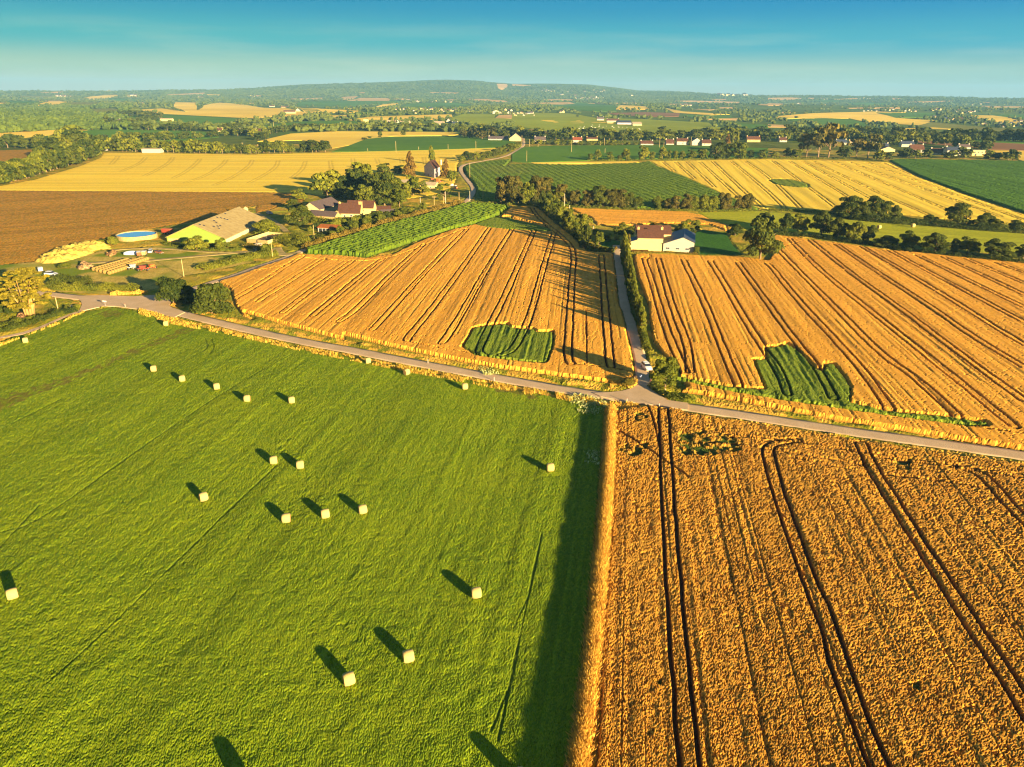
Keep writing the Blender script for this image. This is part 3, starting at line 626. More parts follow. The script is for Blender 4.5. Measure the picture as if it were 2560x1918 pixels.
# ---------------------------------------------------------------- far-off woodland, too many trees to count
def leaf_mat(name, c1, c2, var=.35, trans=True):
    m, n, l, b = new_mat(name, .75, .15)
    a = n.new('ShaderNodeAttribute'); a.attribute_name = 'tint'; s = n.new('ShaderNodeSeparateColor'); l.new(a.outputs['Color'], s.inputs[0])
    oi = n.new('ShaderNodeObjectInfo')
    c = mixc(n, l, s.outputs['Red'], c1, c2)
    hv = n.new('ShaderNodeHueSaturation'); l.new(c, hv.inputs['Color']); l.new(rng(n, l, oi.outputs['Random'], 0, 1, 1-var, 1+var), hv.inputs['Value']); l.new(rng(n, l, oi.outputs['Random'], 0, 1, .515, .485), hv.inputs['Hue'])
    l.new(hv.outputs[0], b.inputs['Base Color'])
    if trans:
        t = n.new('ShaderNodeBsdfTranslucent'); l.new(hv.outputs[0], t.inputs['Color']); mx = n.new('ShaderNodeMixShader'); mx.inputs[0].default_value = .25
        l.new(b.outputs[0], mx.inputs[1]); l.new(t.outputs[0], mx.inputs[2]); l.new(mx.outputs[0], n['Material Output'].inputs['Surface'])
    return m
def ico():
    t = (1+5**.5)/2; v = np.array([(-1, t, 0), (1, t, 0), (-1, -t, 0), (1, -t, 0), (0, -1, t), (0, 1, t), (0, -1, -t), (0, 1, -t), (t, 0, -1), (t, 0, 1), (-t, 0, -1), (-t, 0, 1)], float)
    v /= np.linalg.norm(v[0]); f = np.array([(0, 11, 5), (0, 5, 1), (0, 1, 7), (0, 7, 10), (0, 10, 11), (1, 5, 9), (5, 11, 4), (11, 10, 2), (10, 7, 6), (7, 1, 8), (3, 9, 4), (3, 4, 2), (3, 2, 6), (3, 6, 8), (3, 8, 9), (4, 9, 5), (2, 4, 11), (6, 2, 10), (8, 6, 7), (9, 8, 1)]); return v, f
def woods(u, v, label, wmul=1.0, hmul=1.0):
    g = G(u, v); k = np.hypot(g[:, 0], g[:, 1]) < 12500; g = g[k]; n = len(g)
    sz = RNG.uniform(3.0, 6.5, n)*wmul*(1+np.clip(np.hypot(g[:, 0], g[:, 1])/9000, 0, 1)); hz = RNG.uniform(3.5, 7.5, n)*hmul
    bv, bf = ico(); co = []; fc = []; ti = []
    per = 2
    base = g[:, None, :]+np.stack([RNG.normal(0, .5, (n, per))*sz[:, None], RNG.normal(0, .5, (n, per))*sz[:, None], RNG.uniform(.3, 1.0, (n, per))*hz[:, None]], -1)
    base = base.reshape(-1, 3); N = len(base); s3 = np.stack([np.repeat(sz, per)*RNG.uniform(.5, 1, N), np.repeat(sz, per)*RNG.uniform(.5, 1, N), np.repeat(hz, per)*RNG.uniform(.45, .8, N)], -1)
    ang = RNG.uniform(0, 6.28, N); V = np.broadcast_to(bv, (N, 12, 3))*RNG.uniform(.7, 1.25, (N, 12, 1)); c_, s_ = np.cos(ang)[:, None], np.sin(ang)[:, None]
    V = np.stack([V[..., 0]*c_-V[..., 1]*s_, V[..., 0]*s_+V[..., 1]*c_, V[..., 2]], -1)*s3[:, None, :]+base[:, None, :]
    F = bf[None]+(np.arange(N)*12)[:, None, None]
    me = np_mesh('distant_woodland', V.reshape(-1, 3), F.reshape(-1, 3), M_WOOD)
    t = np.clip(.5*RNG.random(N)+.5*vn(base[:, 0], base[:, 1], 160, 3), 0, 1); tt = np.repeat(t, 12); set_attr(me, 'tint', np.stack([tt, tt, tt, tt], -1))
    tag(link('distant_woodland', me), label, 'woodland', kind='stuff')
M_WOOD = leaf_mat('distant_foliage', (.035, .062, .010), (.115, .14, .013), 0.0, False)
def in_any(u, v):
    m = np.zeros(u.shape, bool)
    for p in FARPOLY: m |= pip(u, v, p)
    return m
def scatter(n, u0, u1, v0, v1, label, dens=None, wm=1.0, hm=1.0):
    u = RNG.uniform(u0, u1, n); v = v0+(v1-v0)*RNG.random(n)
    k = ~in_any(u, v)
    if dens is not None: k &= RNG.random(n) < dens(u, v)
    woods(u[k], v[k], label, wm, hm)
hor = lambda u: np.interp(u, SKY_U, SKY_V)
dn = lambda u, v: np.where(v > hor(u)+.5, np.clip(.25+1.3*vn(u, v*4, 60, 4), 0, 1), 0)
scatter(7000, -200, 900, 222, 262, 'woods and hedges near the horizon on the left', dn)
scatter(7000, 900, 1700, 236, 275, 'woods and hedges below the long hill', dn)
scatter(9000, 1600, 2760, 226, 262, 'woods and hedges near the horizon on the right', dn)
scatter(14000, 400, 2100, 199, 242, 'forest covering the long hill on the horizon', lambda u, v: v > hor(u)+.8, 1.2, .9)
dm = lambda u, v: np.clip(-.2+1.9*vn(u, v*5, 70, 6), 0, 1)
scatter(4200, -200, 330, 262, 335, 'big forest on the left beyond the fields', None, 1.1, 1.1)
scatter(3000, 330, 1280, 262, 330, 'scattered copses beyond the left fields', dm)
scatter(2500, 1280, 2760, 262, 320, 'scattered copses beyond the right fields', dm)
# ---------------------------------------------------------------- trees
ORD = 'first second third fourth fifth sixth seventh eighth ninth tenth eleventh twelfth thirteenth fourteenth fifteenth sixteenth seventeenth eighteenth nineteenth'.split()
def ordinal(i):
    if i <= 19: return ORD[i-1]
    t = {2: 'twent', 3: 'thirt', 4: 'fort', 5: 'fift', 6: 'sixt', 7: 'sevent', 8: 'eight', 9: 'ninet'}[i//10]
    return t+'ieth' if i % 10 == 0 else t+'y-'+ORD[i % 10-1]
LF = {'oak': leaf_mat('dark_oak_leaves', (.025, .048, .008), (.125, .14, .012), .25),
      'light': leaf_mat('yellow_green_leaves', (.045, .075, .008), (.25, .25, .016), .25),
      'brown': leaf_mat('brownish_leaves', (.05, .055, .010), (.20, .16, .022), .22),
      'rust': leaf_mat('rusty_leaves', (.10, .065, .012), (.30, .17, .025), .15),
      'cyp': leaf_mat('golden_conifer_sprays', (.10, .10, .008), (.42, .34, .02), .05),
      'red': leaf_mat('red_leaves', (.30, .03, .01), (.62, .10, .03), .1),
      'pink': leaf_mat('pink_flowers', (.35, .03, .12), (.75, .22, .40), .1),
      'yel': leaf_mat('yellow_leaves', (.40, .30, .02), (.75, .58, .06), .1),
      'dry': leaf_mat('dry_hedge_leaves', (.10, .09, .012), (.36, .24, .03), .15),
      'gold': leaf_mat('dry_grass_blades', (.55, .29, .035), (.95, .62, .09), .05),
      'cream': leaf_mat('cream_flower_heads', (.30, .30, .05), (.85, .80, .35), .05)}
M_BARK = noisy('grey_brown_bark', (.30, .20, .10), (.16, .11, .06), 6, .9)
def cards(pos, nrm, size, tint, name, mat, elong=1.0, updir=None):
    n = len(pos); nrm = nrm/(np.linalg.norm(nrm, axis=1, keepdims=True)+1e-9)
    a = RNG.normal(size=(n, 3)) if updir is None else updir+RNG.normal(0, .25, (n, 3))
    t = a-(a*nrm).sum(1, keepdims=True)*nrm; t /= np.linalg.norm(t, axis=1, keepdims=True)+1e-9; b = np.cross(nrm, t)
    s = size[:, None]; k = RNG.uniform(.25, .6, (n, 1))
    v = np.stack([pos-t*s*.5*elong, pos+b*s*.5*k*2-t*s*.05, pos+t*s*.5*elong, pos-b*s*.5*k*2+t*s*.08+nrm*s*.15], 1)
    me = np_mesh(name, v.reshape(-1, 3), np.arange(4*n).reshape(-1, 4), mat)
    tt = np.repeat(tint, 4); set_attr(me, 'tint', np.stack([tt]*4, -1)); return me
def crown(kind, n, leaf, seed):
    r = np.random.default_rng(seed); L = []
    if kind in ('oak', 'light', 'brown', 'open', 'red', 'yel', 'rust'):
        k = 16 if kind != 'open' else 13; z0, z1 = (.13, .86)
        for _ in range(k):
            z = r.uniform(z0, z1); m = .36*math.sqrt(max(0, 1-((z-.44)/.54)**2)); a = r.uniform(0, 6.28); d = m*math.sqrt(r.uniform(.2, 1))
            rr = r.uniform(.12, .2) if kind != 'open' else r.uniform(.08, .14); L.append((d*math.cos(a), d*math.sin(a), z, rr*1.05, rr*.72))
        L.append((0, 0, .42, .30, .33)) if kind != 'open' else None
    elif kind in ('bush', 'bushlight', 'bushdark', 'bushdry', 'bushpink'):
        for _ in range(14):
            a = r.uniform(0, 6.28); d = .33*math.sqrt(r.random()); z = r.uniform(.12, .78)*(1-.6*d); rr = r.uniform(.13, .22); L.append((d*math.cos(a), d*math.sin(a), z, rr, rr*.95))
        L.append((0, 0, .42, .33, .38))
    elif kind == 'spire':
        for i in range(22):
            z = .04+.92*i/21; m = .30*(1-(z)**2.2)+.03; a = r.uniform(0, 6.28); d = m*r.uniform(0, .8); L.append((d*math.cos(a), d*math.sin(a), z, m*.55+.05, .06))
    elif kind == 'poplar':
        for i in range(16):
            z = .12+.82*i/15; m = .32*(math.sin(math.pi*min(1, (z+.12)*.86))**.6); a = r.uniform(0, 6.28); L.append((.1*math.cos(a), .1*math.sin(a), z, m*.9+.06, .085))
    elif kind == 'cone':
        for i in range(34):
            z = .10+.86*(i/33)**.9; m = .42*(1-z)+.04; a = r.uniform(0, 6.28); d = m*r.uniform(.4, .95); L.append((d*math.cos(a), d*math.sin(a), z, m*.4+.05, .055))
    elif kind == 'pine':
        for i in range(20):
            z = r.uniform(.38, .95); m = .44*math.sqrt(max(.05, 1-((z-.62)/.45)**2)); a = r.uniform(0, 6.28); d = m*math.sqrt(r.random()); L.append((d*math.cos(a), d*math.sin(a), z, r.uniform(.1, .19), r.uniform(.03, .055)))
    elif kind == 'cyp':
        for i in range(230):
            z = r.uniform(.22, .97); m = .50*math.sqrt(max(.02, 1-((z-.58)/.44)**2)); a = r.uniform(0, 6.28); d = m*(r.random()**.5); L.append((d*math.cos(a), d*math.sin(a), z+.08*d, r.uniform(.035, .075), r.uniform(.005, .011)))
    L = np.array(L); w = L[:, 3]**2; idx = r.choice(len(L), n, p=w/w.sum()); c = L[idx]
    d = r.normal(size=(n, 3)); d /= np.linalg.norm(d, axis=1, keepdims=True); d[:, 2] = np.where(d[:, 2] < -.35, -d[:, 2], d[:, 2])
    rad = r.uniform(.72, 1.06, n)[:, None] if kind != 'open' else r.uniform(.2, 1.15, n)[:, None]
    pos = c[:, :3]+d*rad*np.c_[c[:, 3], c[:, 3], c[:, 4]]; pos[:, 2] = np.maximum(pos[:, 2], .02)
    nr = d+r.normal(0, .55, (n, 3)); lt = r.random(len(L))[idx]
    return pos, nr, leaf*r.uniform(.6, 1.35, n), np.clip(.55*r.random(n)+.45*lt, 0, 1)
def trunk_mesh(kind, seed):
    r = random.Random(seed); mb = MB()
    if kind == 'cyp':
        for i in range(9):
            a = i*.72; b = .045+.02*r.random(); e = .09+.12*r.random()
            mb.tube([(b*math.cos(a), b*math.sin(a), -.02), (b*1.5*math.cos(a), b*1.5*math.sin(a), .2), (e*math.cos(a), e*math.sin(a), .42), (e*1.5*math.cos(a), e*1.5*math.sin(a), .68+.2*r.random())], [.036, .028, .016, .005], 7)
        return mb.mesh('trunk', noisy('pale_conifer_bark', (.46, .28, .08), (.28, .16, .05), 3, .9), True)
    h = {'poplar': .9, 'cone': .93, 'pine': .85}.get(kind, .6)
    mb.tube([(0, 0, -.03), (.006, 0, .1), (0, .012, .3), (.01, 0, h)], [.034, .026, .020, .005], 7)
    for i in range(7 if kind not in ('poplar', 'cone') else 3):
        a = i*2.4+r.random(); z = r.uniform(.16, .42); e = r.uniform(.18, .34); t = z+r.uniform(.14, .32)
        mb.tube([(0, 0, z), (e*.5*math.cos(a), e*.5*math.sin(a), (z+t)/2), (e*math.cos(a), e*math.sin(a), t)], [.013, .009, .003], 5)
    return mb.mesh('trunk', M_BARK, True)
KM = {'oak': 'oak', 'light': 'light', 'brown': 'brown', 'open': 'light', 'red': 'red', 'yel': 'yel', 'rust': 'rust', 'bush': 'light', 'bushdark': 'oak', 'bushlight': 'light', 'bushdry': 'dry', 'bushpink': 'pink', 'poplar': 'light', 'cone': 'rust', 'pine': 'brown', 'cyp': 'cyp', 'spire': 'light'}
PROTO = {}
def proto(kind, lod, var):
    k = (kind, lod, var)
    if k not in PROTO:
        n, leaf = {2: (5200, .060), 1: (1500, .095), 0: (380, .17)}[lod]
        el = 1.0
        if kind == 'open': n = int(n*.55)
        if kind == 'cyp': n, leaf, el = 24000, .032, 1.6
        if kind == 'poplar': leaf *= 1.2
        p, d, s, t = crown(kind, n, leaf, hash_(k))
        if kind == 'cyp': d[:, 2] = abs(d[:, 2])+.8
        PROTO[k] = (cards(p, d, s, t, 'crown', LF[KM[kind]], el), trunk_mesh(kind, hash_(k)))
    return PROTO[k]
def hash_(k): return sum(ord(c)*(i+3) for i, c in enumerate(str(k))) % 99991
TN = {'oak': 'oak_tree', 'light': 'broadleaf_tree', 'brown': 'broadleaf_tree', 'open': 'bare_branched_tree', 'red': 'red_leaved_bush', 'yel': 'yellow_bush', 'rust': 'rusty_tree', 'bush': 'bush', 'bushdark': 'bush', 'bushlight': 'bush', 'bushdry': 'bush', 'bushpink': 'flower_bush', 'poplar': 'poplar_tree', 'cone': 'conifer_tree', 'pine': 'pine_tree', 'cyp': 'conifer_tree', 'spire': 'tall_shrub'}
TCOUNT = [0]; LABELS = {}
def tree(kind, p, w, h, label, group=None):
    TCOUNT[0] += 1; d = math.hypot(p[0], p[1]); lod = 2 if d < 480 else 1 if d < 900 else 0
    cm, tm = proto(kind, lod, TCOUNT[0] % 3 if kind != 'cyp' else 0)
    r = empty(TN[kind], (p[0], p[1], p[2]-.1), random.uniform(0, 6.28), (w, w, h))
    link('trunk', tm, r); link('crown', cm, r)
    cat = 'bush' if 'bush' in TN[kind] else 'tree'
    tag(r, label, cat, group); LABELS.setdefault(label, []).append(group); return r
def px_tree(kind, crop, x, y, w, h, label, group=None):
    c = CROP[crop]; p = G([c[0]+x*c[2]], [c[1]+y*c[2]])[0]; m = mpp(p)
    return tree(kind, p, max(1, w*c[2]*m), max(1, h*c[2]*m*1.03), label, group)
def trees(kind, desc, crop, data, where=None, group=None):
    """data: list of (x, y, w, h) in crop points; desc completes '... from the left ...'"""
    data = sorted(data); n = len(data)
    for i, (x, y, w, h) in enumerate(data):
        k = kind[i % len(kind)] if isinstance(kind, (list, tuple)) else kind
        lab = desc if n == 1 else '%s from the left %s' % (ordinal(i+1), desc)
        px_tree(k, crop, x, y, w, h, lab, group if n > 1 else None)
def row(kinds, desc, line, n, w, h, group, jx=.25, jy=0.6):
    """a row of single trees along a line of photo points; w, h in native photo points"""
    p = np.array(P(line)); s = np.r_[0, np.cumsum(np.hypot(*np.diff(p, axis=0).T))]; out = []
    for i in range(n):
        t = (i+.5+random.uniform(-jx, jx))/n*s[-1]; out.append((float(np.interp(t, s, p[:, 0])), float(np.interp(t, s, p[:, 1]))+random.uniform(-jy, jy)))
    out.sort()
    for i, (u, v) in enumerate(out):
        g = G([u], [v])[0]; m = mpp(g); k = random.choice(kinds); f = random.uniform(.7, 1.25)
        tree(k, g, w*m*f*random.uniform(.9, 1.2), h*m*f*1.03, '%s from the left in the %s' % (ordinal(i+1), desc), group)
def hedge(label, line, h, w, mat='oak', dens=1.0, name='hedge'):
    p = chaikin(gl(line), 1); s = np.r_[0, np.cumsum(np.hypot(*np.diff(p[:, :2], axis=0).T))]; L = s[-1]
    m = mpp(p[len(p)//2]); leaf = max(.34, m*2.4); n = int(min(22000, dens*L*(w+2*h)/(leaf*leaf)*3.2)); n = max(n, 60)
    t = RNG.random(n)*L; c = np.stack([np.interp(t, s, p[:, i]) for i in range(3)], 1)
    c2_ = np.stack([np.interp(np.minimum(t+.5, L), s, p[:, i]) for i in range(2)], 1)-c[:, :2]; d = c2_/(np.linalg.norm(c2_, axis=1, keepdims=True)+1e-6); nn = np.stack([-d[:, 1], d[:, 0]], 1)
    prof = .6+.75*vn(t, t*0, max(1.6, h*1.1), 31); a = RNG.uniform(-.15, math.pi+.15, n); rr = RNG.uniform(.6, 1.05, n)
    off = np.cos(a)*w/2*rr*(.7+.4*prof); z = np.abs(np.sin(a))**.7*h*rr*prof
    pos = np.c_[c[:, :2]+nn*off[:, None], c[:, 2]+np.maximum(z, .05)]
    nr = np.c_[nn*np.cos(a)[:, None], np.sin(a)]+RNG.normal(0, .5, (n, 3))
    cl = vn(c[:, 0], c[:, 1], 3.5, 33); me = cards(pos, nr, leaf*RNG.uniform(.6, 1.4, n), np.clip(.5*RNG.random(n)+.6*cl-.05, 0, 1), name, LF[mat])
    o = link(name, me); tag(o, label, 'hedge'); LABELS.setdefault(label, []).append(None); return o

# --- left foreground: the old conifer, the two big bushes, garden hedges
px_tree('cyp', 'W', 490, 860, 790, 760, 'big golden conifer with splayed pale trunks beside the road on the left edge')
trees('bushdark', 'of the two big leafy bushes beside the road junction', 'M1', [(1500, 1105, 270, 270), (1835, 1185, 370, 305)], group='leafy bushes beside the junction')
px_tree('bushdark', 'M1', 1650, 1110, 150, 200, 'dark bush squeezed between the two big leafy bushes')
hedge('clipped green garden hedge below the golden conifer', 'W -300,1080 0,1050 200,1000 400,950 600,905', 1.6, 2.2, 'light')
hedge('dark ragged hedge along the sunken path on the left', 'W -300,1200 0,1120 300,1040 600,960 800,880 1000,830 1250,770', 1.6, 1.5, 'oak')
trees('bush', 'of the small shrubs in the grass triangle by the left junction', 'W', [(1100, 740, 130, 90), (980, 840, 160, 90), (850, 860, 130, 70), (1240, 720, 120, 70)], group='shrubs by the left junction')
trees('bushdark', 'of the shaded bushes behind the golden conifer', 'W', [(-60, 520, 300, 420), (20, 780, 240, 300), (150, 830, 150, 200)], group='shaded bushes behind the conifer')
hedge('scrubby bramble bank above the left road', 'M1 420,960 600,985 800,985 1000,985 1200,1000', 2.2, 4.0, 'light')
hedge('dark bramble thicket west of the hay rows', 'M1 430,930 560,915 680,925 780,940', 2.6, 3.0, 'oak')
hedge('dry golden brush along the road north of the junction', 'M1 960,1030 1100,1025 1280,1015', 1.2, 1.6, 'gold')
trees('bush', 'of the bushes beside the round blue tank', 'M1', [(870, 590, 120, 50), (985, 600, 110, 90), (940, 585, 90, 70)], group='bushes beside the blue tank')
px_tree('bushlight', 'M1', 570, 795, 130, 60, 'low round bush between the yellow heap and the rubble')
trees('light', 'of the bushes along the green gabled barn', 'M1', [(1700, 645, 220, 135), (1835, 625, 70, 50), (1905, 650, 110, 120), (1965, 620, 80, 60)], group='bushes along the green barn')
hedge('rough undergrowth along the foot of the green barn', 'M1 1420,590 1550,610 1700,640 1850,650 2000,640 2100,640', 1.2, 3, 'light')
px_tree('bushlight', 'Z', 1730, 560, 480, 280, 'large rounded bush behind the roofless ruin')
hedge('scrub between the farm track and the ruin', 'Z 1400,760 1550,800 1700,830 1800,830', 1.6, 4, 'dry')
px_tree('bush', 'Z', 1740, 900, 260, 230, 'tall scrubby bush in front of the roofless ruin')
hedge('thick green hedge bank above the wheat and the farm lane', 'Z 650,1140 1000,1060 1400,960 1700,900 1900,880', 1.8, 6, 'light')
hedge('dense shrub thicket east of the roofless ruin', 'M2 170,850 260,860 330,890 400,880 430,850 300,820 230,830', 3.0, 6, 'light')
row(['bush', 'light', 'bushdark'], 'dense shrubs between the farm roofs and the brown hedge', 'M2 460,760 600,740 760,720 900,700 1050,660 1200,630 1350,590', 22, 24, 22, 'dense shrubs below the farm roofs')
# --- farm
trees(['oak', 'light'], 'of the tall trees west of the slate barns', 'M2', [(620, 475, 330, 245), (370, 485, 160, 95), (330, 560, 130, 90), (380, 705, 240, 175), (790, 470, 190, 200)], group='tall trees west of the farm')
trees(['oak', 'light', 'oak'], 'of the big trees in the grove behind the farmhouse', 'M2', [(925, 400, 290, 240), (900, 480, 200, 220), (1000, 510, 180, 180), (1110, 535, 290, 295), (1240, 545, 150, 170)], group='grove behind the farmhouse')
trees(['light', 'oak'], 'of the fuller trees filling the farm grove', 'M2', [(700, 470, 240, 210), (860, 440, 230, 230), (1050, 440, 230, 200), (1170, 530, 220, 240), (960, 535, 200, 200), (760, 480, 200, 150), (840, 500, 170, 120), (1180, 440, 180, 150)], group='fuller trees in the farm grove')
trees('light', 'of the trees between the grove and the gabled house', 'M2', [(1100, 260, 160, 90), (1230, 262, 140, 78), (1290, 480, 160, 150), (1360, 445, 160, 175), (1450, 430, 110, 110)], group='trees between the grove and the gabled house')
px_tree('cone', 'M2', 1335, 285, 160, 205, 'broad rusty brown conifer left of the gabled stone house')
px_tree('poplar', 'M2', 1522, 178, 70, 145, 'tall pointed tree right behind the gabled stone house')
px_tree('cone', 'M2', 1640, 300, 110, 160, 'rusty narrow conifer right of the gabled stone house')
px_tree('bushlight', 'M2', 1690, 335, 110, 120, 'green bush against the right-hand rusty conifer')
px_tree('open', 'M2', 1630, 490, 190, 150, 'broad tree with bare pale limbs beside the lane poles')
hedge('shrubs in front of the farmhouse roofs', 'M2 430,650 560,690 700,690 830,680 950,660 1100,640 1240,600', 2.6, 7, 'light')
hedge('dark rough bank between farm shrubs and brown hedge', 'M2 520,830 700,760 900,710 1100,665 1300,600 1450,570', 1.8, 5, 'oak')
hedge('orange brown hedge along the bright maize strip', 'M2 420,915 560,860 800,790 1000,730 1200,670 1400,615 1600,570 1790,515', 2.4, 3.0, 'dry')
row(['light', 'bush'], 'shrubby line beside the orange brown hedge', 'M2 480,880 700,800 960,715 1200,650 1480,570', 9, 22, 22, 'shrubs beside the orange brown hedge')
row(['light', 'oak'], 'short row where the lane leaves the gold field', 'M2 1740,165 1840,145 1960,135 2060,110 2160,85 T3 10,680 70,660', 9, 24, 20, 'trees along the lane above the gold field')
# --- tree line in front of the row crop
row(['brown', 'brown', 'light'], 'brownish tree line in front of the row crop', 'M2 2090,510 2200,520 M3 60,520 300,520 560,540', 14, 42, 56, 'brownish tree line before the row crop')
row(['oak', 'brown'], 'middle stretch of trees in front of the row crop', 'M3 620,545 800,555 1000,560 1120,560', 7, 42, 44, 'middle trees before the row crop')
row(['brown', 'bush'], 'sparse right stretch of trees below the row crop', 'M3 1220,565 1400,575 1600,578 1850,578 2080,575', 11, 34, 40, 'sparse trees below the row crop')
hedge('undergrowth below the brownish tree line', 'M2 1900,515 2212,530 M3 200,530 600,550 1100,575 1600,582 2100,580', 1.3, 3, 'light')
row(['oak', 'light'], 'dark row curving down beside the orange wheat', 'M3 250,560 330,625 420,710 540,800 620,880 650,925', 14, 26, 50, 'dark row beside the orange wheat')
hedge('dark hedge bank curving down to the orange wheat', 'M3 200,530 290,590 360,650 440,720 540,790 610,860 640,920', 3.2, 5, 'oak')
trees(['light', 'oak'], 'of the trees along the dark hedge bank', 'M3', [(340, 590, 110, 90), (410, 690, 110, 90), (520, 680, 80, 80), (610, 745, 170, 155), (480, 745, 100, 80)], group='trees along the dark hedge bank')
# --- cream farmhouse garden
px_tree('red', 'H', 175, 450, 170, 190, 'red leaved bush at the garden edge west of the cream house')
trees('light', 'of the leafy trees in the garden west of the cream house', 'H', [(390, 520, 200, 270), (540, 440, 150, 140), (330, 330, 130, 130), (690, 330, 110, 150)], group='garden trees west of the cream house')
px_tree('yel', 'H', 700, 415, 110, 110, 'bright yellow bush in the garden of the cream house')
px_tree('bushdry', 'H', 690, 590, 70, 80, 'small golden bush at the mouth of the house lane')
hedge('dark clipped hedge between the garden and the orange wheat', 'H 200,610 350,625 480,640 640,625', 2.6, 2.2, 'oak')
hedge('shaded hedge behind the garden of the cream house', 'H 740,330 850,340 1000,300', 2.4, 3, 'oak')
trees('light', 'of the small trees behind the cream house', 'H', [(820, 230, 200, 130), (1310, 215, 180, 120), (1000, 235, 150, 70), (1590, 230, 120, 90)], group='small trees behind the cream house')
trees(['oak', 'light'], 'of the trees behind the slate roofed barn', 'H', [(1870, 300, 260, 250), (2060, 240, 230, 190), (2010, 330, 140, 130), (1740, 260, 120, 70)], group='trees behind the slate roofed barn')
px_tree('brown', 'H', 860, 700, 170, 400, 'pale brown feathery tree at the top of the straight lane')
px_tree('bushlight', 'H', 2085, 660, 120, 160, 'round bush against the right end of the barn')
px_tree('bushpink', 'H', 1010, 605, 90, 45, 'pink flower clump in the long planter')
px_tree('bushpink', 'H', 1190, 612, 90, 32, 'smaller pink flower clump at the planter end')
row(['spire'], 'tall shrub row beside the straight lane', 'M3 962,975 990,1100 1030,1290 1058,1452 N2 1897,60 1918,150', 64, 25, 56, 'tall shrubs along the straight lane')
hedge('low leafy hedge under the tall shrubs of the straight lane', 'M3 962,975 990,1100 1030,1290 1058,1452 N2 1897,60 1925,160 1945,250', 1.6, 2.2, 'light')
hedge('low grass hedge at the foot of the cream house', 'H 960,635 1250,635 1500,645 1800,655 2100,670', .7, 1.6, 'dry')
px_tree('light', 'N2', 2065, 490, 210, 230, 'large pale leafy bush at the lane corner by the junction')
px_tree('bushdry', 'N2', 1830, 480, 110, 70, 'clump of dry golden grass in the left corner of the lane mouth')
hedge('green verge scrub right of the lane mouth', 'N2 1980,480 2060,545 2212,580 N3 80,560', 1.2, 2.4, 'light')
# --- right hedgerows
px_tree('oak', 'M4', -70, 1005, 330, 370, 'large dark oak right of the cream farmhouse lawn')
trees('oak', 'of the trees left of the large dark oak', 'M3', [(1925, 800, 150, 120), (2160, 735, 130, 145)], group='trees left of the large oak')
trees('oak', 'in the tall dark clump above the meadow strip', 'M4', [(680, 640, 230, 195), (800, 650, 170, 180), (890, 650, 200, 190), (1010, 655, 180, 160), (1090, 660, 130, 130)], group='dark clump above the meadow')
trees('oak', 'of the trees on the upper hedge far right', 'M4', [(1640, 700, 270, 190), (1850, 725, 190, 130), (1960, 735, 130, 90), (2130, 750, 170, 100), (1400, 690, 130, 80)], group='trees on the upper right hedge')
trees(['oak', 'oak', 'light'], 'of the oaks along the lower right hedge', 'M4', [(140, 780, 130, 175), (270, 780, 170, 190), (460, 790, 230, 220), (600, 830, 170, 190), (740, 850, 190, 200), (860, 845, 150, 150), (1010, 890, 220, 90), (1215, 905, 200, 165), (1440, 950, 250, 190), (1600, 950, 100, 130), (1720, 950, 210, 165), (1980, 1005, 270, 185), (2200, 1010, 170, 150), (20, 720, 60, 110)], group='oaks along the lower right hedge')
hedge('bushy hedge on the upper side of the meadow strip', 'M4 560,600 700,650 900,670 1100,690 1300,700 1500,715 1800,745 2212,770', 3.0, 5, 'oak')
hedge('low dark hedge between the meadow and the gold wheat', 'M4 40,785 300,800 600,840 900,880 1200,930 1500,970 1800,1000 2212,1040', 1.9, 4, 'oak')
hedge('thin hedge along the top of the gold field', 'M4 0,575 250,590 450,595', 1.5, 3, 'light')
# --- above the striped gold field
trees(['light'], 'of the small trees on the middle hedge above the row crop', 'T3', [(680, 765, 70, 60), (740, 765, 70, 90), (845, 765, 80, 75), (930, 768, 60, 50), (985, 770, 90, 105), (1140, 765, 110, 130), (1210, 760, 70, 70), (1300, 758, 80, 105), (1350, 755, 60, 80), (1410, 755, 60, 75), (1470, 755, 60, 70)], group='small trees on the middle hedge')
trees(['light', 'light', 'oak'], 'of the trees along the top of the striped gold field', 'T3', [(1560, 755, 100, 85), (1640, 755, 110, 90), (1760, 755, 190, 160), (1850, 750, 130, 130), (1960, 755, 170, 150), (2060, 745, 80, 75), (2160, 750, 100, 80)], group='trees atop the striped gold field')
hedge('undergrowth along the top of the striped gold field', 'T3 650,768 900,770 1200,765 1500,758 2000,755 T4 0,745 300,750 700,755 1000,775', 1.5, 3, 'light')
trees(['pine', 'pine'], 'of the dark pines between the village houses', 'T4', [(330, 740, 160, 190), (430, 745, 240, 250), (520, 745, 250, 270), (760, 740, 180, 150), (860, 745, 200, 190)], group='dark pines in the village')
trees(['light', 'oak'], 'of the bushes below the village pines', 'T4', [(60, 740, 90, 60), (190, 742, 120, 85), (250, 745, 110, 75), (650, 745, 130, 100), (960, 760, 110, 80), (1040, 760, 90, 70), (1160, 740, 90, 60), (1200, 745, 110, 90), (1270, 748, 100, 75), (1370, 748, 120, 80), (1570, 750, 140, 70), (1690, 750, 140, 100), (1900, 755, 110, 70), (1975, 755, 90, 60), (2070, 765, 130, 70), (2110, 765, 110, 95)], group='bushes below the village')
row(['oak', 'light'], 'belt of trees behind the village', 'T4 -40,600 200,600 500,600 800,610 1000,640 1200,625 1400,620 1500,640 1750,670 1900,690', 24, 32, 28, 'belt behind the village')
trees('light', 'of the pointed poplars in the village skyline', 'T4', [(560, 540, 60, 80), (610, 540, 60, 80), (650, 545, 60, 85)], group='pointed village poplars')
row(['oak'], 'dark woodland edge on the far right', 'T4 880,590 1200,590 1500,590 1800,592 2100,600 2300,610 2500,620', 34, 34, 27, 'dark woodland edge far right')
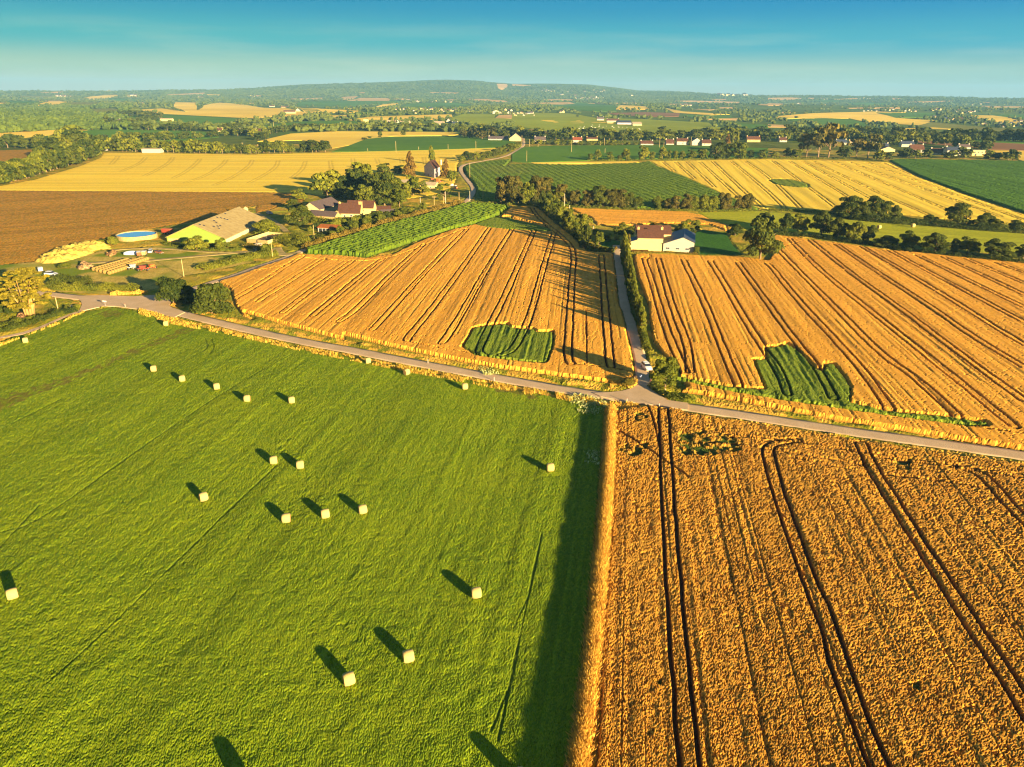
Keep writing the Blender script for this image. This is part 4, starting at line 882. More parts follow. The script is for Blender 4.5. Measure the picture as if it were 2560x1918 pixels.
row(['oak', 'light'], 'tree belt above the dark woodland edge', 'T4 100,555 400,545 700,560 900,545 1000,570', 16, 30, 22, 'tree belt above the dark edge')
trees('poplar', 'of the slim poplars behind the roadside houses', 'T3', [(450, 580, 40, 95), (500, 580, 36, 85), (530, 580, 36, 95), (560, 575, 36, 80), (1900, 620, 30, 90), (1945, 630, 34, 100)], group='slim poplars')
px_tree('cone', 'T3', 1860, 620, 70, 80, 'orange brown conifer among the roadside houses')
row(['oak', 'light', 'light'], 'long belt of trees behind the roadside houses', 'T3 -60,560 100,570 300,585 600,585 800,590 1000,590 1300,590 1600,590 1800,585 2100,590 2212,590', 44, 30, 24, 'belt behind the roadside houses')
row(['light', 'bush'], 'shrub line in front of the roadside houses', 'T3 160,625 300,630 600,635 900,635 1090,632', 18, 18, 11, 'shrubs before the roadside houses')
trees('oak', 'of the round bushes in the cattle pasture', 'T3', [(730, 520, 90, 36), (1295, 510, 80, 40), (1365, 515, 30, 20), (565, 390, 24, 22), (1570, 530, 70, 36)], group='round bushes in the pasture')
row(['oak'], 'tree group right of the cattle pasture', 'T3 1640,545 1750,560 1900,560 2100,560 2212,560', 14, 30, 22, 'tree group right of the pasture')
# --- left bands
row(['oak', 'light', 'oak'], 'left wood edge above the pale gold field', 'T1 -150,1010 0,975 200,930 400,870 600,810 760,755 860,715', 34, 52, 50, 'left wood edge')
row(['oak', 'light'], 'left wood behind its sunlit edge', 'T1 330,800 450,740 600,700 720,690 500,650 700,640', 16, 48, 42, 'left wood inner trees')
row(['oak'], 'dark wood above the small brown field', 'T1 -150,650 0,655 150,655 300,662 400,668', 9, 34, 28, 'dark wood above the brown field')
row(['oak', 'light', 'light'], 'long tree band behind the pale gold field', 'T1 880,680 1100,690 1300,690 1600,700 1900,705 2212,708 T2 150,700 330,700', 34, 30, 27, 'band behind the pale gold field')
trees('oak', 'of the big round trees ending the left tree band', 'T2', [(420, 692, 130, 95), (520, 694, 170, 115), (600, 695, 150, 105)], group='big round trees ending the band')
row(['oak', 'light'], 'second tree band behind the left green field', 'T1 700,590 1000,590 1300,600 1900,560 2000,545 2212,560 T2 0,590 100,570', 26, 26, 18, 'second left tree band')
row(['oak', 'light'], 'winding tree band above the centre gold field', 'T2 0,560 200,520 500,505 900,505 1200,505 1500,510 1800,515 2000,510', 36, 26, 16, 'winding band above the centre gold field')
trees('oak', 'of the lone trees on the centre gold field edge', 'T2', [(1075, 568, 50, 52), (1273, 552, 50, 48), (935, 588, 60, 22), (985, 575, 40, 18)], group='lone trees on the centre gold field')
row(['oak', 'brown', 'light'], 'trees right of the centre gold field', 'T2 1760,560 1850,575 1950,580 2050,575 2180,575 1900,545 2100,550', 15, 28, 22, 'tree group right of the centre gold field')
row(['oak'], 'hedge trees around the left valley farm', 'T1 900,440 1000,465 1150,460 1300,440 1400,400 1250,395 1100,380 950,380', 20, 22, 15, 'trees around the valley farm')
row(['oak'], 'hedge trees below the left green valley', 'T1 1150,500 1400,505 1700,510 1900,510 2100,490 2212,480', 20, 22, 15, 'trees below the green valley')

# ---------------------------------------------------------------- tall dry grass bank between clover and wheat
def grass_bank():
    ln = 'F 1320,888 1318,940 1313,1050 1300,1200 1283,1400 1264,1560 1250,1657 1215,1900'
    p = chaikin(gl(ln)[:, :2], 2); s = np.r_[0, np.cumsum(np.hypot(*np.diff(p, axis=0).T))]; L = s[-1]
    m, n, l, b = new_mat('dry_bank_soil', .95, .05); x = noise_node(n, l, 1.2, 4); l.new(mixc(n, l, x.outputs[0], (.38, .20, .04), (.16, .12, .025)), b.inputs['Base Color'])
    k = 260; t = np.linspace(0, L, k); c = np.stack([np.interp(t, s, p[:, 0]), np.interp(t, s, p[:, 1])], 1); d = np.gradient(c, axis=0); d /= np.linalg.norm(d, axis=1, keepdims=True); nn = np.stack([-d[:, 1], d[:, 0]], 1)
    offs = np.linspace(-1.45, 1.45, 9); co = []
    for o in offs: z = .95*np.cos(o/1.45*math.pi/2)**.8*(1+.12*(vn(t, t*0+o, 1.3, 41)-.5)) if abs(o) < 1.44 else t*0-.05; co.append(np.c_[c+nn*o, z])
    co = np.stack(co, 1).reshape(-1, 3); a = np.arange(k-1)[:, None]*9+np.arange(8); q = np.stack([a, a+9, a+10, a+1], -1).reshape(-1, 4)
    tag(link('bank', np_mesh('bank', co, q[:, ::-1], m, True)), 'low earth bank under the tall dry grass', 'bank', kind='structure')
    N = 62000; t = RNG.random(N)*L; c = np.stack([np.interp(t, s, p[:, 0]), np.interp(t, s, p[:, 1])], 1)
    d = np.stack([np.interp(t+.5, s, p[:, 0]), np.interp(t+.5, s, p[:, 1])], 1)-c; d /= np.linalg.norm(d, axis=1, keepdims=True)+1e-9; nn = np.stack([-d[:, 1], d[:, 0]], 1)
    o = RNG.normal(0, .50, N).clip(-1.4, 1.4); z0 = .9*np.cos(np.clip(o/1.45, -1, 1)*math.pi/2)
    h = RNG.uniform(.45, 1.15, N)*(.88+.24*vn(c[:, 0], c[:, 1], 1.1, 42)); base = np.c_[c+nn*o[:, None], z0]
    lean = np.c_[nn*(o*.25)[:, None]+RNG.normal(0, .28, (N, 2))-np.array([.10, .05]), np.ones(N)]; lean /= np.linalg.norm(lean, axis=1, keepdims=True)
    w = RNG.normal(size=(N, 3)); w[:, 2] = 0; w /= np.linalg.norm(w, axis=1, keepdims=True); w *= RNG.uniform(.03, .07, (N, 1))
    tip = base+lean*h[:, None]; mid = base+lean*h[:, None]*.6
    v = np.stack([base-w*.5, base+w*.5, mid+w, tip, mid-w], 1)
    me = np_mesh('tall_grass', v.reshape(-1, 3), np.arange(5*N).reshape(-1, 5), LF['gold'])
    tt = np.repeat(np.clip(.6*RNG.random(N)+.55*vn(c[:, 0]+nn[:, 0]*o, c[:, 1], .9, 43)-.05, 0, 1), 5); set_attr(me, 'tint', np.stack([tt]*4, -1))
    tag(link('tall_grass', me), 'tall dry golden grass on the bank between clover and wheat', 'grass', kind='stuff')
grass_bank()
def tuft_field(name, label, polys, dens, hh, mat, wd=.05, seed=1):
    V = []; T = []
    for s in polys:
        g = gl(s)[:, :2]; x0, y0 = g.min(0); x1, y1 = g.max(0); n = int((x1-x0)*(y1-y0)*dens); q = np.c_[RNG.uniform(x0, x1, n), RNG.uniform(y0, y1, n)]
        u, v = W2P(q[:, 0], q[:, 1], 0.0); k = pip(u, v, P(s)) & (vn(q[:, 0], q[:, 1], 1.8, seed) > .38); q = q[k]; n = len(q)
        if not n: continue
        h = RNG.uniform(.5, 1.2, n)*hh; a = RNG.uniform(0, 6.28, n); wv = np.c_[np.cos(a), np.sin(a), a*0]*RNG.uniform(.5, 1.4, (n, 1))*wd; ln = np.c_[RNG.normal(0, .25, (n, 2)), np.ones(n)]*h[:, None]
        b = np.c_[q, np.full(n, .05)]; V.append(np.stack([b-wv*.6, b+wv*.6, b+ln*.7+wv, b+ln, b+ln*.7-wv], 1).reshape(-1, 3)); T.append(np.repeat(RNG.random(n), 5))
    V = np.concatenate(V); T = np.concatenate(T); me = np_mesh(name, V, np.arange(len(V)).reshape(-1, 5), LF[mat]); set_attr(me, 'tint', np.stack([T]*4, -1))
    tag(link(name, me), label, 'grass' if 'grass' in name else 'plants', kind='stuff')
tuft_field('flowering_weeds', 'cream flowering weeds at the corner of the clover field', ['N2 1430,540 1530,530 1640,560 1700,600 1690,640 1600,680 1520,660 1450,590', 'N2 860,360 960,360 1000,400 900,410', 'N2 1545,900 1640,900 1640,990 1545,980'], 9, .55, 'cream', .12)
tuft_field('dry_grass', 'dry orange grass along the clover side of the road', ['F 300,668 380,690 440,706 537,727 672,756 850,788 1079,832 1247,858 1300,868 1290,876 1200,866 1060,840 850,800 640,758 480,722 380,704 300,680', 'M1 740,1172 700,1200 450,1310 200,1400 -100,1490 -100,1530 0,1480 200,1400'], 22, .7, 'gold', .07, 3)
tuft_field('dry_grass', 'dry orange grass around the wheat side of the junction', ['N2 1720,470 1850,440 1880,420 1890,470 1840,500 1700,505', 'N2 1700,570 1900,600 1900,620 1720,610'], 22, .7, 'gold', .07, 4)
# ---------------------------------------------------------------- buildings
def wallm(name, c, d=.8): return noisy(name, c, tuple(x*d for x in c), .9, .85, .1, 5)
WM = {'cream': wallm('cream_render', (.66, .52, .20), .92), 'white': wallm('white_render', (.54, .48, .34), .93), 'beige': wallm('beige_sheet_wall', (.60, .46, .22), .9), 'stone': noisy('grey_stone_wall', (.60, .52, .50), (.42, .36, .38), 1.6, .9, .1, 5, .4, .6),
      'green': wallm('lime_green_cladding', (.25, .34, .05), .92), 'sand': noisy('sandstone_wall', (.56, .40, .16), (.42, .28, .10), 1.1, .9, .1, 5), 'paint': wallm('pale_weathered_boards', (.60, .52, .34), .8)}
RM = {'slate': noisy('blue_black_slate', (.030, .040, .065), (.05, .06, .085), 1.5, .5, .5, 4), 'brown': noisy('brown_tile_roof', (.115, .050, .030), (.08, .038, .025), 1.3, .85, .1, 5), 'red': noisy('red_tile_roof', (.26, .07, .03), (.19, .055, .025), 1.3, .85, .1, 5),
      'sheet': noisy('stained_fibre_cement_roof', (.42, .32, .13), (.33, .24, .09), .5, .9, .1, 6), 'rust': noisy('rusty_iron_roof', (.42, .12, .02), (.26, .085, .025), .9, .9, .1, 5), 'pale': noisy('pale_sheet_roof', (.46, .36, .22), (.38, .29, .17), .7, .8, .1, 4), 'mauve': noisy('greyish_purple_slate_roof', (.12, .085, .075), (.09, .065, .06), 1.2, .8, .2, 5), 'dark': noisy('dark_slate_roof', (.075, .06, .065), (.11, .08, .075), 1.2, .7, .3, 5)}
M_GLASS, _n, _l, _b = new_mat('dark_window_glass', .15, .6); _b.inputs['Base Color'].default_value = (.03, .035, .045, 1)
M_FRAME = noisy('white_paint', (.78, .75, .66), (.70, .66, .56), 3, .5, .3)
M_BRICKD = noisy('reddish_chimney_brick', (.50, .22, .12), (.34, .15, .09), 4, .9)
M_STEEL = noisy('grey_galvanised_steel', (.42, .41, .38), (.30, .29, .27), 3, .5, .5)
def building(name, label, cat, A, B, D, he, hr, ridge='x', wall='white', roof='brown', fr=.5, chim=(), win=(), door=None, group=None, oh=.3, mono=False, dvec=None, hl=None, hr2=None, rt=.22, gwin=()):
    """A, B ground points of the near wall; D depth away from the camera; he/hr eave and ridge heights"""
    A, B = Vector(A), Vector(B); d = B-A; L = math.hypot(d.x, d.y); ang = math.atan2(d.y, d.x)
    root = empty(name, (A.x, A.y, A.z), ang); sk = 0.0
    if dvec is not None:
        c_, s_ = math.cos(-ang), math.sin(-ang); sk = dvec[0]*c_-dvec[1]*s_; D = dvec[0]*s_+dvec[1]*c_
    def q(x, t, z): return (x+sk*t/D, t, z)
    e1 = hl if hl is not None else he; e2 = hr2 if hr2 is not None else he
    w = MB(); r = MB()
    def slab(a, b, c, d2):      # roof plane with thickness, four corner points
        n_ = len(r.v); top = [a, b, c, d2]
        r.hexa([(p[0], p[1], p[2]+.03) for p in top]+[(p[0], p[1], p[2]+.03+rt) for p in top])
    if ridge == 'y':      # gable faces the camera
        px = L*fr
        prof = [(0, -.3), (L, -.3), (L, e2), (px, hr), (0, e1)]
        f0 = [q(x, 0, z) for x, z in prof]; f1 = [q(x, D, z) for x, z in prof]; w.poly(f0[::-1][::-1]); w.poly(f1[::-1])
        for i in (1, 4): j = (i+1) % 5; w.poly([f0[i], f1[i], f1[j], f0[j]][::-1])
        sl1 = (hr-e1)/px; sl2 = (hr-e2)/(L-px)
        slab(q(-oh, -oh, e1-oh*sl1), q(px, -oh, hr), q(px, D+oh, hr), q(-oh, D+oh, e1-oh*sl1)); slab(q(px+.002, -oh, hr), q(L+oh, -oh, e2-oh*sl2), q(L+oh, D+oh, e2-oh*sl2), q(px+.002, D+oh, hr))
    else:
        py = D*fr
        prof = [(0, -.3), (D, -.3), (D, e2), (py, hr), (0, e1)]
        f0 = [q(0, t, z) for t, z in prof]; f1 = [q(L, t, z) for t, z in prof]; w.poly(f0); w.poly(f1[::-1])
        for i in (1, 4): j = (i+1) % 5; w.poly([f0[i], f1[i], f1[j], f0[j]])
        sl1 = (hr-e1)/py; sl2 = (hr-e2)/max(.1, D-py)
        slab(q(-oh, -oh, e1-oh*sl1), q(L+oh, -oh, e1-oh*sl1), q(L+oh, py, hr), q(-oh, py, hr)); slab(q(-oh, py+.002, hr), q(L+oh, py+.002, hr), q(L+oh, D+oh, e2-oh*sl2), q(-oh, D+oh, e2-oh*sl2))
    w.build('wall', WM[wall], root); rf = r.build('roof', RM[roof], root)
    for (cx, cy, cw, ch) in chim:
        c = MB(); x0, y0 = cx*L, cy*D; c.box(x0-cw/2, x0+cw/2, y0-cw*.35, y0+cw*.35, (e1+hr)/2-.6, hr+ch); c.box(x0-cw/2-.08, x0+cw/2+.08, y0-cw*.35-.08, y0+cw*.35+.08, hr+ch, hr+ch+.12)
        c.tube([(x0, y0, hr+ch+.12), (x0, y0, hr+ch+.5)], [.14, .12], 8); c.build('chimney', WM['sand'] if wall in ('cream', 'sand', 'beige') else WM['white'], rf)
    for (wx, wz, ww, wh) in win:
        x0, z0 = wx*L, wz; f = MB(); f.box(x0-ww/2, x0+ww/2, -.05, .04, z0, z0+.09).box(x0-ww/2, x0+ww/2, -.05, .04, z0+wh-.09, z0+wh).box(x0-ww/2, x0-ww/2+.09, -.05, .04, z0+.09, z0+wh-.09).box(x0+ww/2-.09, x0+ww/2, -.05, .04, z0+.09, z0+wh-.09).box(x0-.03, x0+.03, -.045, .03, z0+.09, z0+wh-.09)
        wo = f.build('window', M_FRAME, root); MB().box(x0-ww/2+.09, x0+ww/2-.09, -.015, .02, z0+.09, z0+wh-.09).build('pane', M_GLASS, wo)
    for (wy, wz, ww, wh) in gwin:
        y0, z0 = wy*D, wz; MB().box(L-.02, L+.04, y0-ww/2, y0+ww/2, z0, z0+wh).build('window', M_GLASS, root)
    if door:
        x0 = door[0]*L; MB().box(x0-door[1]/2, x0+door[1]/2, -.06, .04, -.1, door[2]).build('door', noisy('dark_timber_door', (.10, .07, .04), (.06, .04, .03), 4), root)
    tag(root, label, cat, group); LABELS.setdefault(label, []).append(group); return root

# cream farmhouse group right of centre
hA, hB, hC = g1('H 925,608'), g1('H 1490,618'), g1('H 2030,650')
building('farmhouse', 'two storey cream farmhouse with brown roof and blank front wall beside the lane', 'house', hA+(hB-hA)*.235, hB, 7.5, 5.9, 8.9, 'x', 'cream', 'brown', chim=((.03, .5, 1.0, 1.0), (.97, .5, 1.0, 1.0)))
building('lean_to', 'low cream lean-to with dark sloping roof on the left of the cream farmhouse', 'outbuilding', hA, hA+(hB-hA)*.233, 7.3, 4.6, 4.9, 'y', 'cream', 'slate', fr=.92, hl=4.0, hr2=5.6, oh=.1)
building('farmhouse_wing', 'brown roofed rear wing standing right behind the cream farmhouse', 'outbuilding', hA+(hB-hA)*.28+Vector((0, 8.2, 0)), hB+Vector((5.0, 8.2, 0)), 8, 6.2, 9.2, 'x', 'cream', 'brown')
building('barn', 'wide white barn with asymmetric gable and blue black slate roof beside the cream farmhouse', 'barn', hB+Vector((.15, -.6, 0)), hC, 22, 3.0, 6.7, 'y', 'white', 'slate', fr=.64, hl=3.6, hr2=4.7, win=((.15, 1.3, 1.7, .9), (.47, 1.3, 1.7, .9), (.78, 1.3, 1.7, .9)))
def planter():
    a, b = g1('H 955,630'), g1('H 1250,636'); d = b-a; r = empty('planter', a, math.atan2(d.y, d.x)); L = d.length
    MB().box(0, L, 0, .7, 0, .6).build('box', noisy('dark_planter_timber', (.09, .06, .04), (.05, .035, .02), 4), r); MB().box(.05, L-.05, .05, .65, .6, .66).build('soil', noisy('potting_soil', (.05, .03, .02), (.03, .02, .01), 4), r)
    n = 900; pos = np.c_[RNG.uniform(0, L, n), RNG.uniform(0, .7, n), RNG.uniform(.6, 1.15, n)]; me = cards(pos, RNG.normal(size=(n, 3)), RNG.uniform(.15, .35, n), RNG.random(n), 'flowers', LF['rust']); link('flowers', me, r)
    tag(r, 'long dark planter of orange flowers along the foot of the cream farmhouse', 'planter')
planter()
# long green gabled barn and yard buildings
zA, zB = g1('Z 120,690'), g1('Z 1075,712'); zC = g1('Z 1830,345'); DV = (zC-zB)*.86
building('barn', 'very long barn with lime green gable and patched beige sheet roof', 'barn', zA, zB, 0, 2.4, 8.2, 'y', 'green', 'sheet', fr=.49, dvec=(DV.x, DV.y), hl=2.3, hr2=2.2, oh=.4)
def barn_extra():
    o = [k for k in COL.objects if k.name.startswith('barn') and 'lime' in k.get('label', '')][0]; d = zB-zA; L = math.hypot(d.x, d.y); c_, s_ = math.cos(-o.rotation_euler.z), math.sin(-o.rotation_euler.z); sk = DV.x*c_-DV.y*s_; D = DV.x*s_+DV.y*c_
    x0, z0, x1, z1 = L*.49, 8.2, L, 2.2; sl = (z1-z0)/(x1-x0)
    for i, (fx, fy) in enumerate([(.06, .05), (.14, .07), (.05, .42), (.12, .45), (.2, .47), (.26, .48), (.12, .3), (.2, .28), (.34, .2), (.36, .24), (.3, .15), (.03, .62), (.42, .16)]):
        x = x0+(x1-x0)*fx*1.2; y = D*fy; z = z0+sl*(x-x0)+.27; w = .9
        MB().hexa([(x+sk*fy, y, z), (x+w+sk*fy, y, z+sl*w), (x+w+sk*fy, y+1.1, z+sl*w), (x+sk*fy, y+1.1, z), (x+sk*fy, y, z+.03), (x+w+sk*fy, y, z+sl*w+.03), (x+w+sk*fy, y+1.1, z+sl*w+.03), (x+sk*fy, y+1.1, z+.03)]).build('roof_opening', M_GLASS, o)
    MB().box(.5, 6.4, -.12, .0, -.2, 1.9).build('concrete_panel', WM['sand'], o)
    w = MB(); w.hexa([(L+.03, 0, -.2), (L+.16, 0, -.2), (L+.16+sk, D*.98, -.2), (L+.03+sk, D*.98, -.2), (L+.03, 0, 1.9), (L+.16, 0, 1.9), (L+.16+sk, D*.98, 1.9), (L+.03+sk, D*.98, 1.9)]); w.build('side_wall', WM['paint'], o)
barn_extra()
for i, (x, lab) in enumerate(((1300, 'left of two pale feed silos behind the long barn roof'), (1402, 'right of two pale feed silos behind the long barn roof'))):
    p = g1('Z %d,232' % x); r = empty('feed_silo', p); MB().tube([(0, 0, .6), (0, 0, 3.2)], [1.35, 1.35], 20).build('tank', WM['cream'], r, True); MB().tube([(0, 0, 3.2), (0, 0, 4.1)], [1.4, .25], 20).build('lid', WM['cream'], r)
    for k in range(4): a = .8+k*math.pi/2; MB().tube([(1.2*math.cos(a), 1.2*math.sin(a), -.1), (1.2*math.cos(a), 1.2*math.sin(a), 1.0)], [.07, .07], 6).build('leg', M_STEEL, r)
    tag(r, lab, 'silo', 'pale feed silos')
def ruin():
    A_, B_, C_ = g1('Z 1415,700'), g1('Z 1755,735'), g1('Z 2105,610'); D_ = A_+(C_-B_); c = [A_, B_, C_, D_]; r = empty('ruined_shed', A_)
    for i in range(4):
        p, q = c[i]-A_, c[(i+1) % 4]-A_; d = (q-p); n_ = Vector((-d.y, d.x, 0)).normalized()*.3; h = (2.0, 1.9, 1.8, 2.0)[i]; e = d.normalized()*.3 if i % 2 else Vector((0, 0, 0))
        p2, q2 = p+e, q-e; m = MB().hexa([(p2.x, p2.y, -.2), (q2.x, q2.y, -.2), (q2.x+n_.x, q2.y+n_.y, -.2), (p2.x+n_.x, p2.y+n_.y, -.2), (p2.x, p2.y, h), (q2.x, q2.y, h), (q2.x+n_.x, q2.y+n_.y, h), (p2.x+n_.x, p2.y+n_.y, h)])
        m.build('wall', WM['cream'] if i else WM['sand'], r)
    u, v = B_-A_, C_-B_
    for k in range(34):
        a, b = random.uniform(.08, .9), random.uniform(.05, .9); p = u*a+v*b; t = random.uniform(0, 6.28); l_ = random.uniform(.8, 2.4); z = random.uniform(.4, 2.0)
        q = Vector((math.cos(t)*l_, math.sin(t)*l_, random.uniform(-.5, .5)))
        if k < 22: MB().tube([(p.x, p.y, z), (p.x+q.x, p.y+q.y, z+q.z)], [.09, .09], 4).build('beam', WM['paint'] if k % 3 else M_GLASS, r)
    MB().hexa([tuple(u*.05+v*.04+Vector((0, 0, .05))), tuple(u*.95+v*.04+Vector((0, 0, .05))), tuple(u*.95+v*.96+Vector((0, 0, .05))), tuple(u*.05+v*.96+Vector((0, 0, .05))), tuple(u*.1+v*.08+Vector((0, 0, .6))), tuple(u*.9+v*.08+Vector((0, 0, .8))), tuple(u*.9+v*.92+Vector((0, 0, .5))), tuple(u*.1+v*.92+Vector((0, 0, .7)))]).build('rubble', noisy('dark_rubble', (.20, .12, .07), (.04, .03, .02), 1.2), r)
    d = (B_-A_).normalized(); p = u*.52; MB().hexa([(p.x-.5*d.x, p.y-.03-.5*d.y, 0), (p.x+.5*d.x, p.y-.05+.5*d.y, 0), (p.x+.5*d.x, p.y+.05, 0), (p.x-.5*d.x, p.y+.05, 0), (p.x-.5*d.x, p.y-.05, 1.7), (p.x+.5*d.x, p.y-.05, 1.7), (p.x+.5*d.x, p.y+.05, 1.7), (p.x-.5*d.x, p.y+.05, 1.7)]).build('door', M_GLASS, r)
    tag(r, 'roofless cream walled ruin full of fallen beams beside the farm track', 'ruin')
ruin()
building('shed', 'small open shed with rusty orange roof and pale right end wall', 'shed', g1('A 515,790'), g1('A 895,812'), 4.5, 2.1, 3.1, 'x', 'paint', 'rust', fr=.85, win=(), door=None)
def rusty_extra():
    o = [k for k in COL.objects if k.name.startswith('shed')][0]
    L = (g1('A 895,812')-g1('A 515,790')).length
    MB().box(.5, L*.58, -.06, .04, .1, 1.8).build('bay_shade_panel', M_GLASS, o)  # dark panel standing in for the shade inside the bay
    for k in range(4): MB().box(.4+k*L*.19, .52+k*L*.19, -.2, -.07, 0, 2.1).build('post', M_FRAME, o)
rusty_extra()
# farm cluster
def SHIFT(p, dx, dy): return Vector((p.x+dx, p.y+dy, p.z))
bA, bB = g1('A 225,440'), g1('A 560,455'); rg = g1('A 790,325')-g1('A 372,440')
building('barn', 'big slate roofed barn with pale gable left of the farmhouse', 'barn', bA, bB, 0, 3.0, 6.6, 'y', 'beige', 'mauve', dvec=(rg.x, rg.y), fr=.45)
building('outbuilding', 'low purple roofed range in front of the big slate barn', 'outbuilding', g1('A 330,520'), g1('A 850,556'), 6, 1.8, 3.9, 'x', 'sand', 'mauve', chim=((.98, .5, 1.2, .3),))
building('farmhouse', 'cream farmhouse with plain brown roof and big gable chimney beside the slate barn', 'house', g1('A 915,520'), g1('A 1345,525'), 8.5, 2.8, 7.4, 'x', 'cream', 'brown', chim=((.98, .5, 1.9, 1.0), (.03, .5, 1.1, .6)), win=((.6, .9, 1.2, 1.2), (.3, .9, 1.2, 1.2)))
building('farmhouse', 'second farmhouse range with reddish ridge behind the cream farmhouse', 'house', SHIFT(g1('A 1000,520'), 0, 12), SHIFT(g1('A 1540,525'), 0, 11), 7, 4.0, 7.4, 'x', 'cream', 'brown')
building('shed', 'grey purple roofed shed with red edge trim at the right end of the farm', 'shed', g1('A 1780,520'), g1('A 2080,500'), 8, 1.5, 3.8, 'x', 'sand', 'mauve')
building('shed', 'small dark roofed shed behind the grey purple shed', 'shed', g1('A 1690,430'), g1('A 1960,420'), 6, 2, 3.6, 'x', 'sand', 'brown')
sA, sB, sC = g1('B 800,470'), g1('B 1000,520'), g1('B 1100,485')
building('house', 'tall grey stone house with steep gable and brown roof among the rusty conifers', 'house', sA, sB, 0, 7.2, 12.0, 'y', 'stone', 'brown', dvec=((sC-sB).x, (sC-sB).y+4), chim=((.5, .95, 1.6, .9),), win=((.3, 4.6, 1.1, 1.5), (.72, 4.4, 1.1, 1.4), (.72, 1.0, 1.2, 1.5)), door=(.38, 1.2, 2.4), gwin=((.5, 4.5, 1.1, 1.4), (.5, 1, 1.1, 1.4)))
building('shed', 'pink roofed shed left of the garden of the stone house', 'shed', g1('B 235,650'), g1('B 400,690'), 10, 2.4, 4.0, 'y', 'cream', 'pale')
building('shed', 'cream shed with low pink roof below the stone house', 'shed', g1('B 715,745'), g1('B 1010,755'), 9, 3.0, 4.8, 'x', 'cream', 'pale', win=((.35, 1, 1.2, 1.2), (.7, 1, 1.2, 1.2)))
# ---------------------------------------------------------------- roadside and village houses
def house_px(crop, x, y, w, label, wall='white', roof='brown', ridge='x', k=1.0, chim=True, he=3.2, hr=6.6, group=None, D=None, yaw=0):
    c = CROP[crop]; a = G([c[0]+(x-w/2)*c[2]], [c[1]+y*c[2]])[0]; b = G([c[0]+(x+w/2)*c[2]], [c[1]+y*c[2]])[0]
    L = math.hypot(b[0]-a[0], b[1]-a[1]); b = a+np.array([L*math.cos(yaw), L*math.sin(yaw), 0]); b[2] = a[2] = min(a[2], b[2])
    ch = ((.04, .5, 1.2, 1.1), (.96, .5, 1.2, 1.1)) if chim and ridge == 'x' else ()
    n = max(1, int(L/4.5)); wn_ = [((i+.5)/n, 1.0, 1.2, 1.3) for i in range(n)] if L < 30 and chim is not None else ()
    return building('house' if chim is not None else 'shed', label, 'house' if chim is not None else 'shed', a, b, D or min(L, 9)*1.0, he*k, hr*k, ridge, wall, roof, chim=ch, win=wn_, group=group)
house_px('K', 488, 458, 160, 'big white gabled shed at the far end of the winding lane', 'cream', 'pale', 'y', chim=None, he=3.5, hr=9.5, D=25)
house_px('K', 250, 448, 270, 'long low white house with dark roof left of the white gabled shed', 'white', 'dark', he=2.0, hr=5.2)
house_px('K', 830, 465, 150, 'white gabled house with dark purple roof and white chimney', 'white', 'mauve', he=2.2, hr=6.2)
house_px('K', 1345, 488, 125, 'white house with bright red roof beside the slim poplars', 'white', 'red', he=4.0, hr=7.5)
house_px('K', 1550, 452, 150, 'brown walled low house half hidden by trees', 'sand', 'brown', he=2.5, hr=4.5)
house_px('T3', 1165, 634, 105, 'white bungalow with wide brown roof in the roadside row', 'white', 'brown', he=2.0, hr=5.4)
house_px('T3', 1365, 629, 65, 'small brown roofed house with two chimneys in the roadside row', 'white', 'brown', he=1.6, hr=6.6)
house_px('T3', 1472, 630, 95, 'two storey white house with brown roof in the roadside row', 'white', 'brown', he=4.4, hr=8.0)
house_px('T3', 1595, 634, 80, 'white gabled house with steep slate roof in the roadside row', 'white', 'slate', 'y', he=5, hr=9)
house_px('T3', 1680, 637, 75, 'white house with brown roof right of the slate gable', 'white', 'brown', he=3.0, hr=7.2)
house_px('T3', 2085, 606, 110, 'brown roofed stone house behind the orange conifer', 'sand', 'brown', he=3.5, hr=7.6)
house_px('T4', 130, 606, 60, 'small white chimneyed house left of the village pines', 'white', 'brown', he=2.5, hr=6)
house_px('T4', 405, 622, 50, 'white gable house glimpsed between the village pines', 'white', 'slate', he=3.5, hr=7)
house_px('T4', 635, 630, 85, 'white house with slate roof between the pines', 'white', 'slate', he=2.8, hr=6.6)
house_px('T4', 735, 625, 55, 'small house with pale roof right of the pines', 'cream', 'pale', he=2.5, hr=5)
house_px('T4', 985, 678, 105, 'white house with slate roof behind the pale green shed', 'white', 'slate', he=4, hr=8)
house_px('T4', 1032, 692, 115, 'pale green gabled shed with dark roof edge in the village', 'beige', 'dark', 'y', chim=None, he=3, hr=6, D=14)
house_px('T4', 1205, 648, 105, 'slate roofed white house behind the brown roofed one', 'white', 'slate', he=3.5, hr=7)
house_px('T4', 1287, 695, 110, 'white house with large brown roof and two chimneys in the village', 'white', 'brown', he=3.2, hr=8.6)
house_px('T4', 1465, 717, 98, 'low white house with wide brown roof and two chimneys', 'white', 'brown', he=2.6, hr=6.8)
house_px('T4', 1600, 726, 115, 'bright white house with slate roof and gable facing the field', 'white', 'slate', he=6, hr=9.5)
house_px('T4', 1695, 692, 90, 'white house with grey roof behind the bright white one', 'white', 'mauve', he=5.5, hr=8.6)
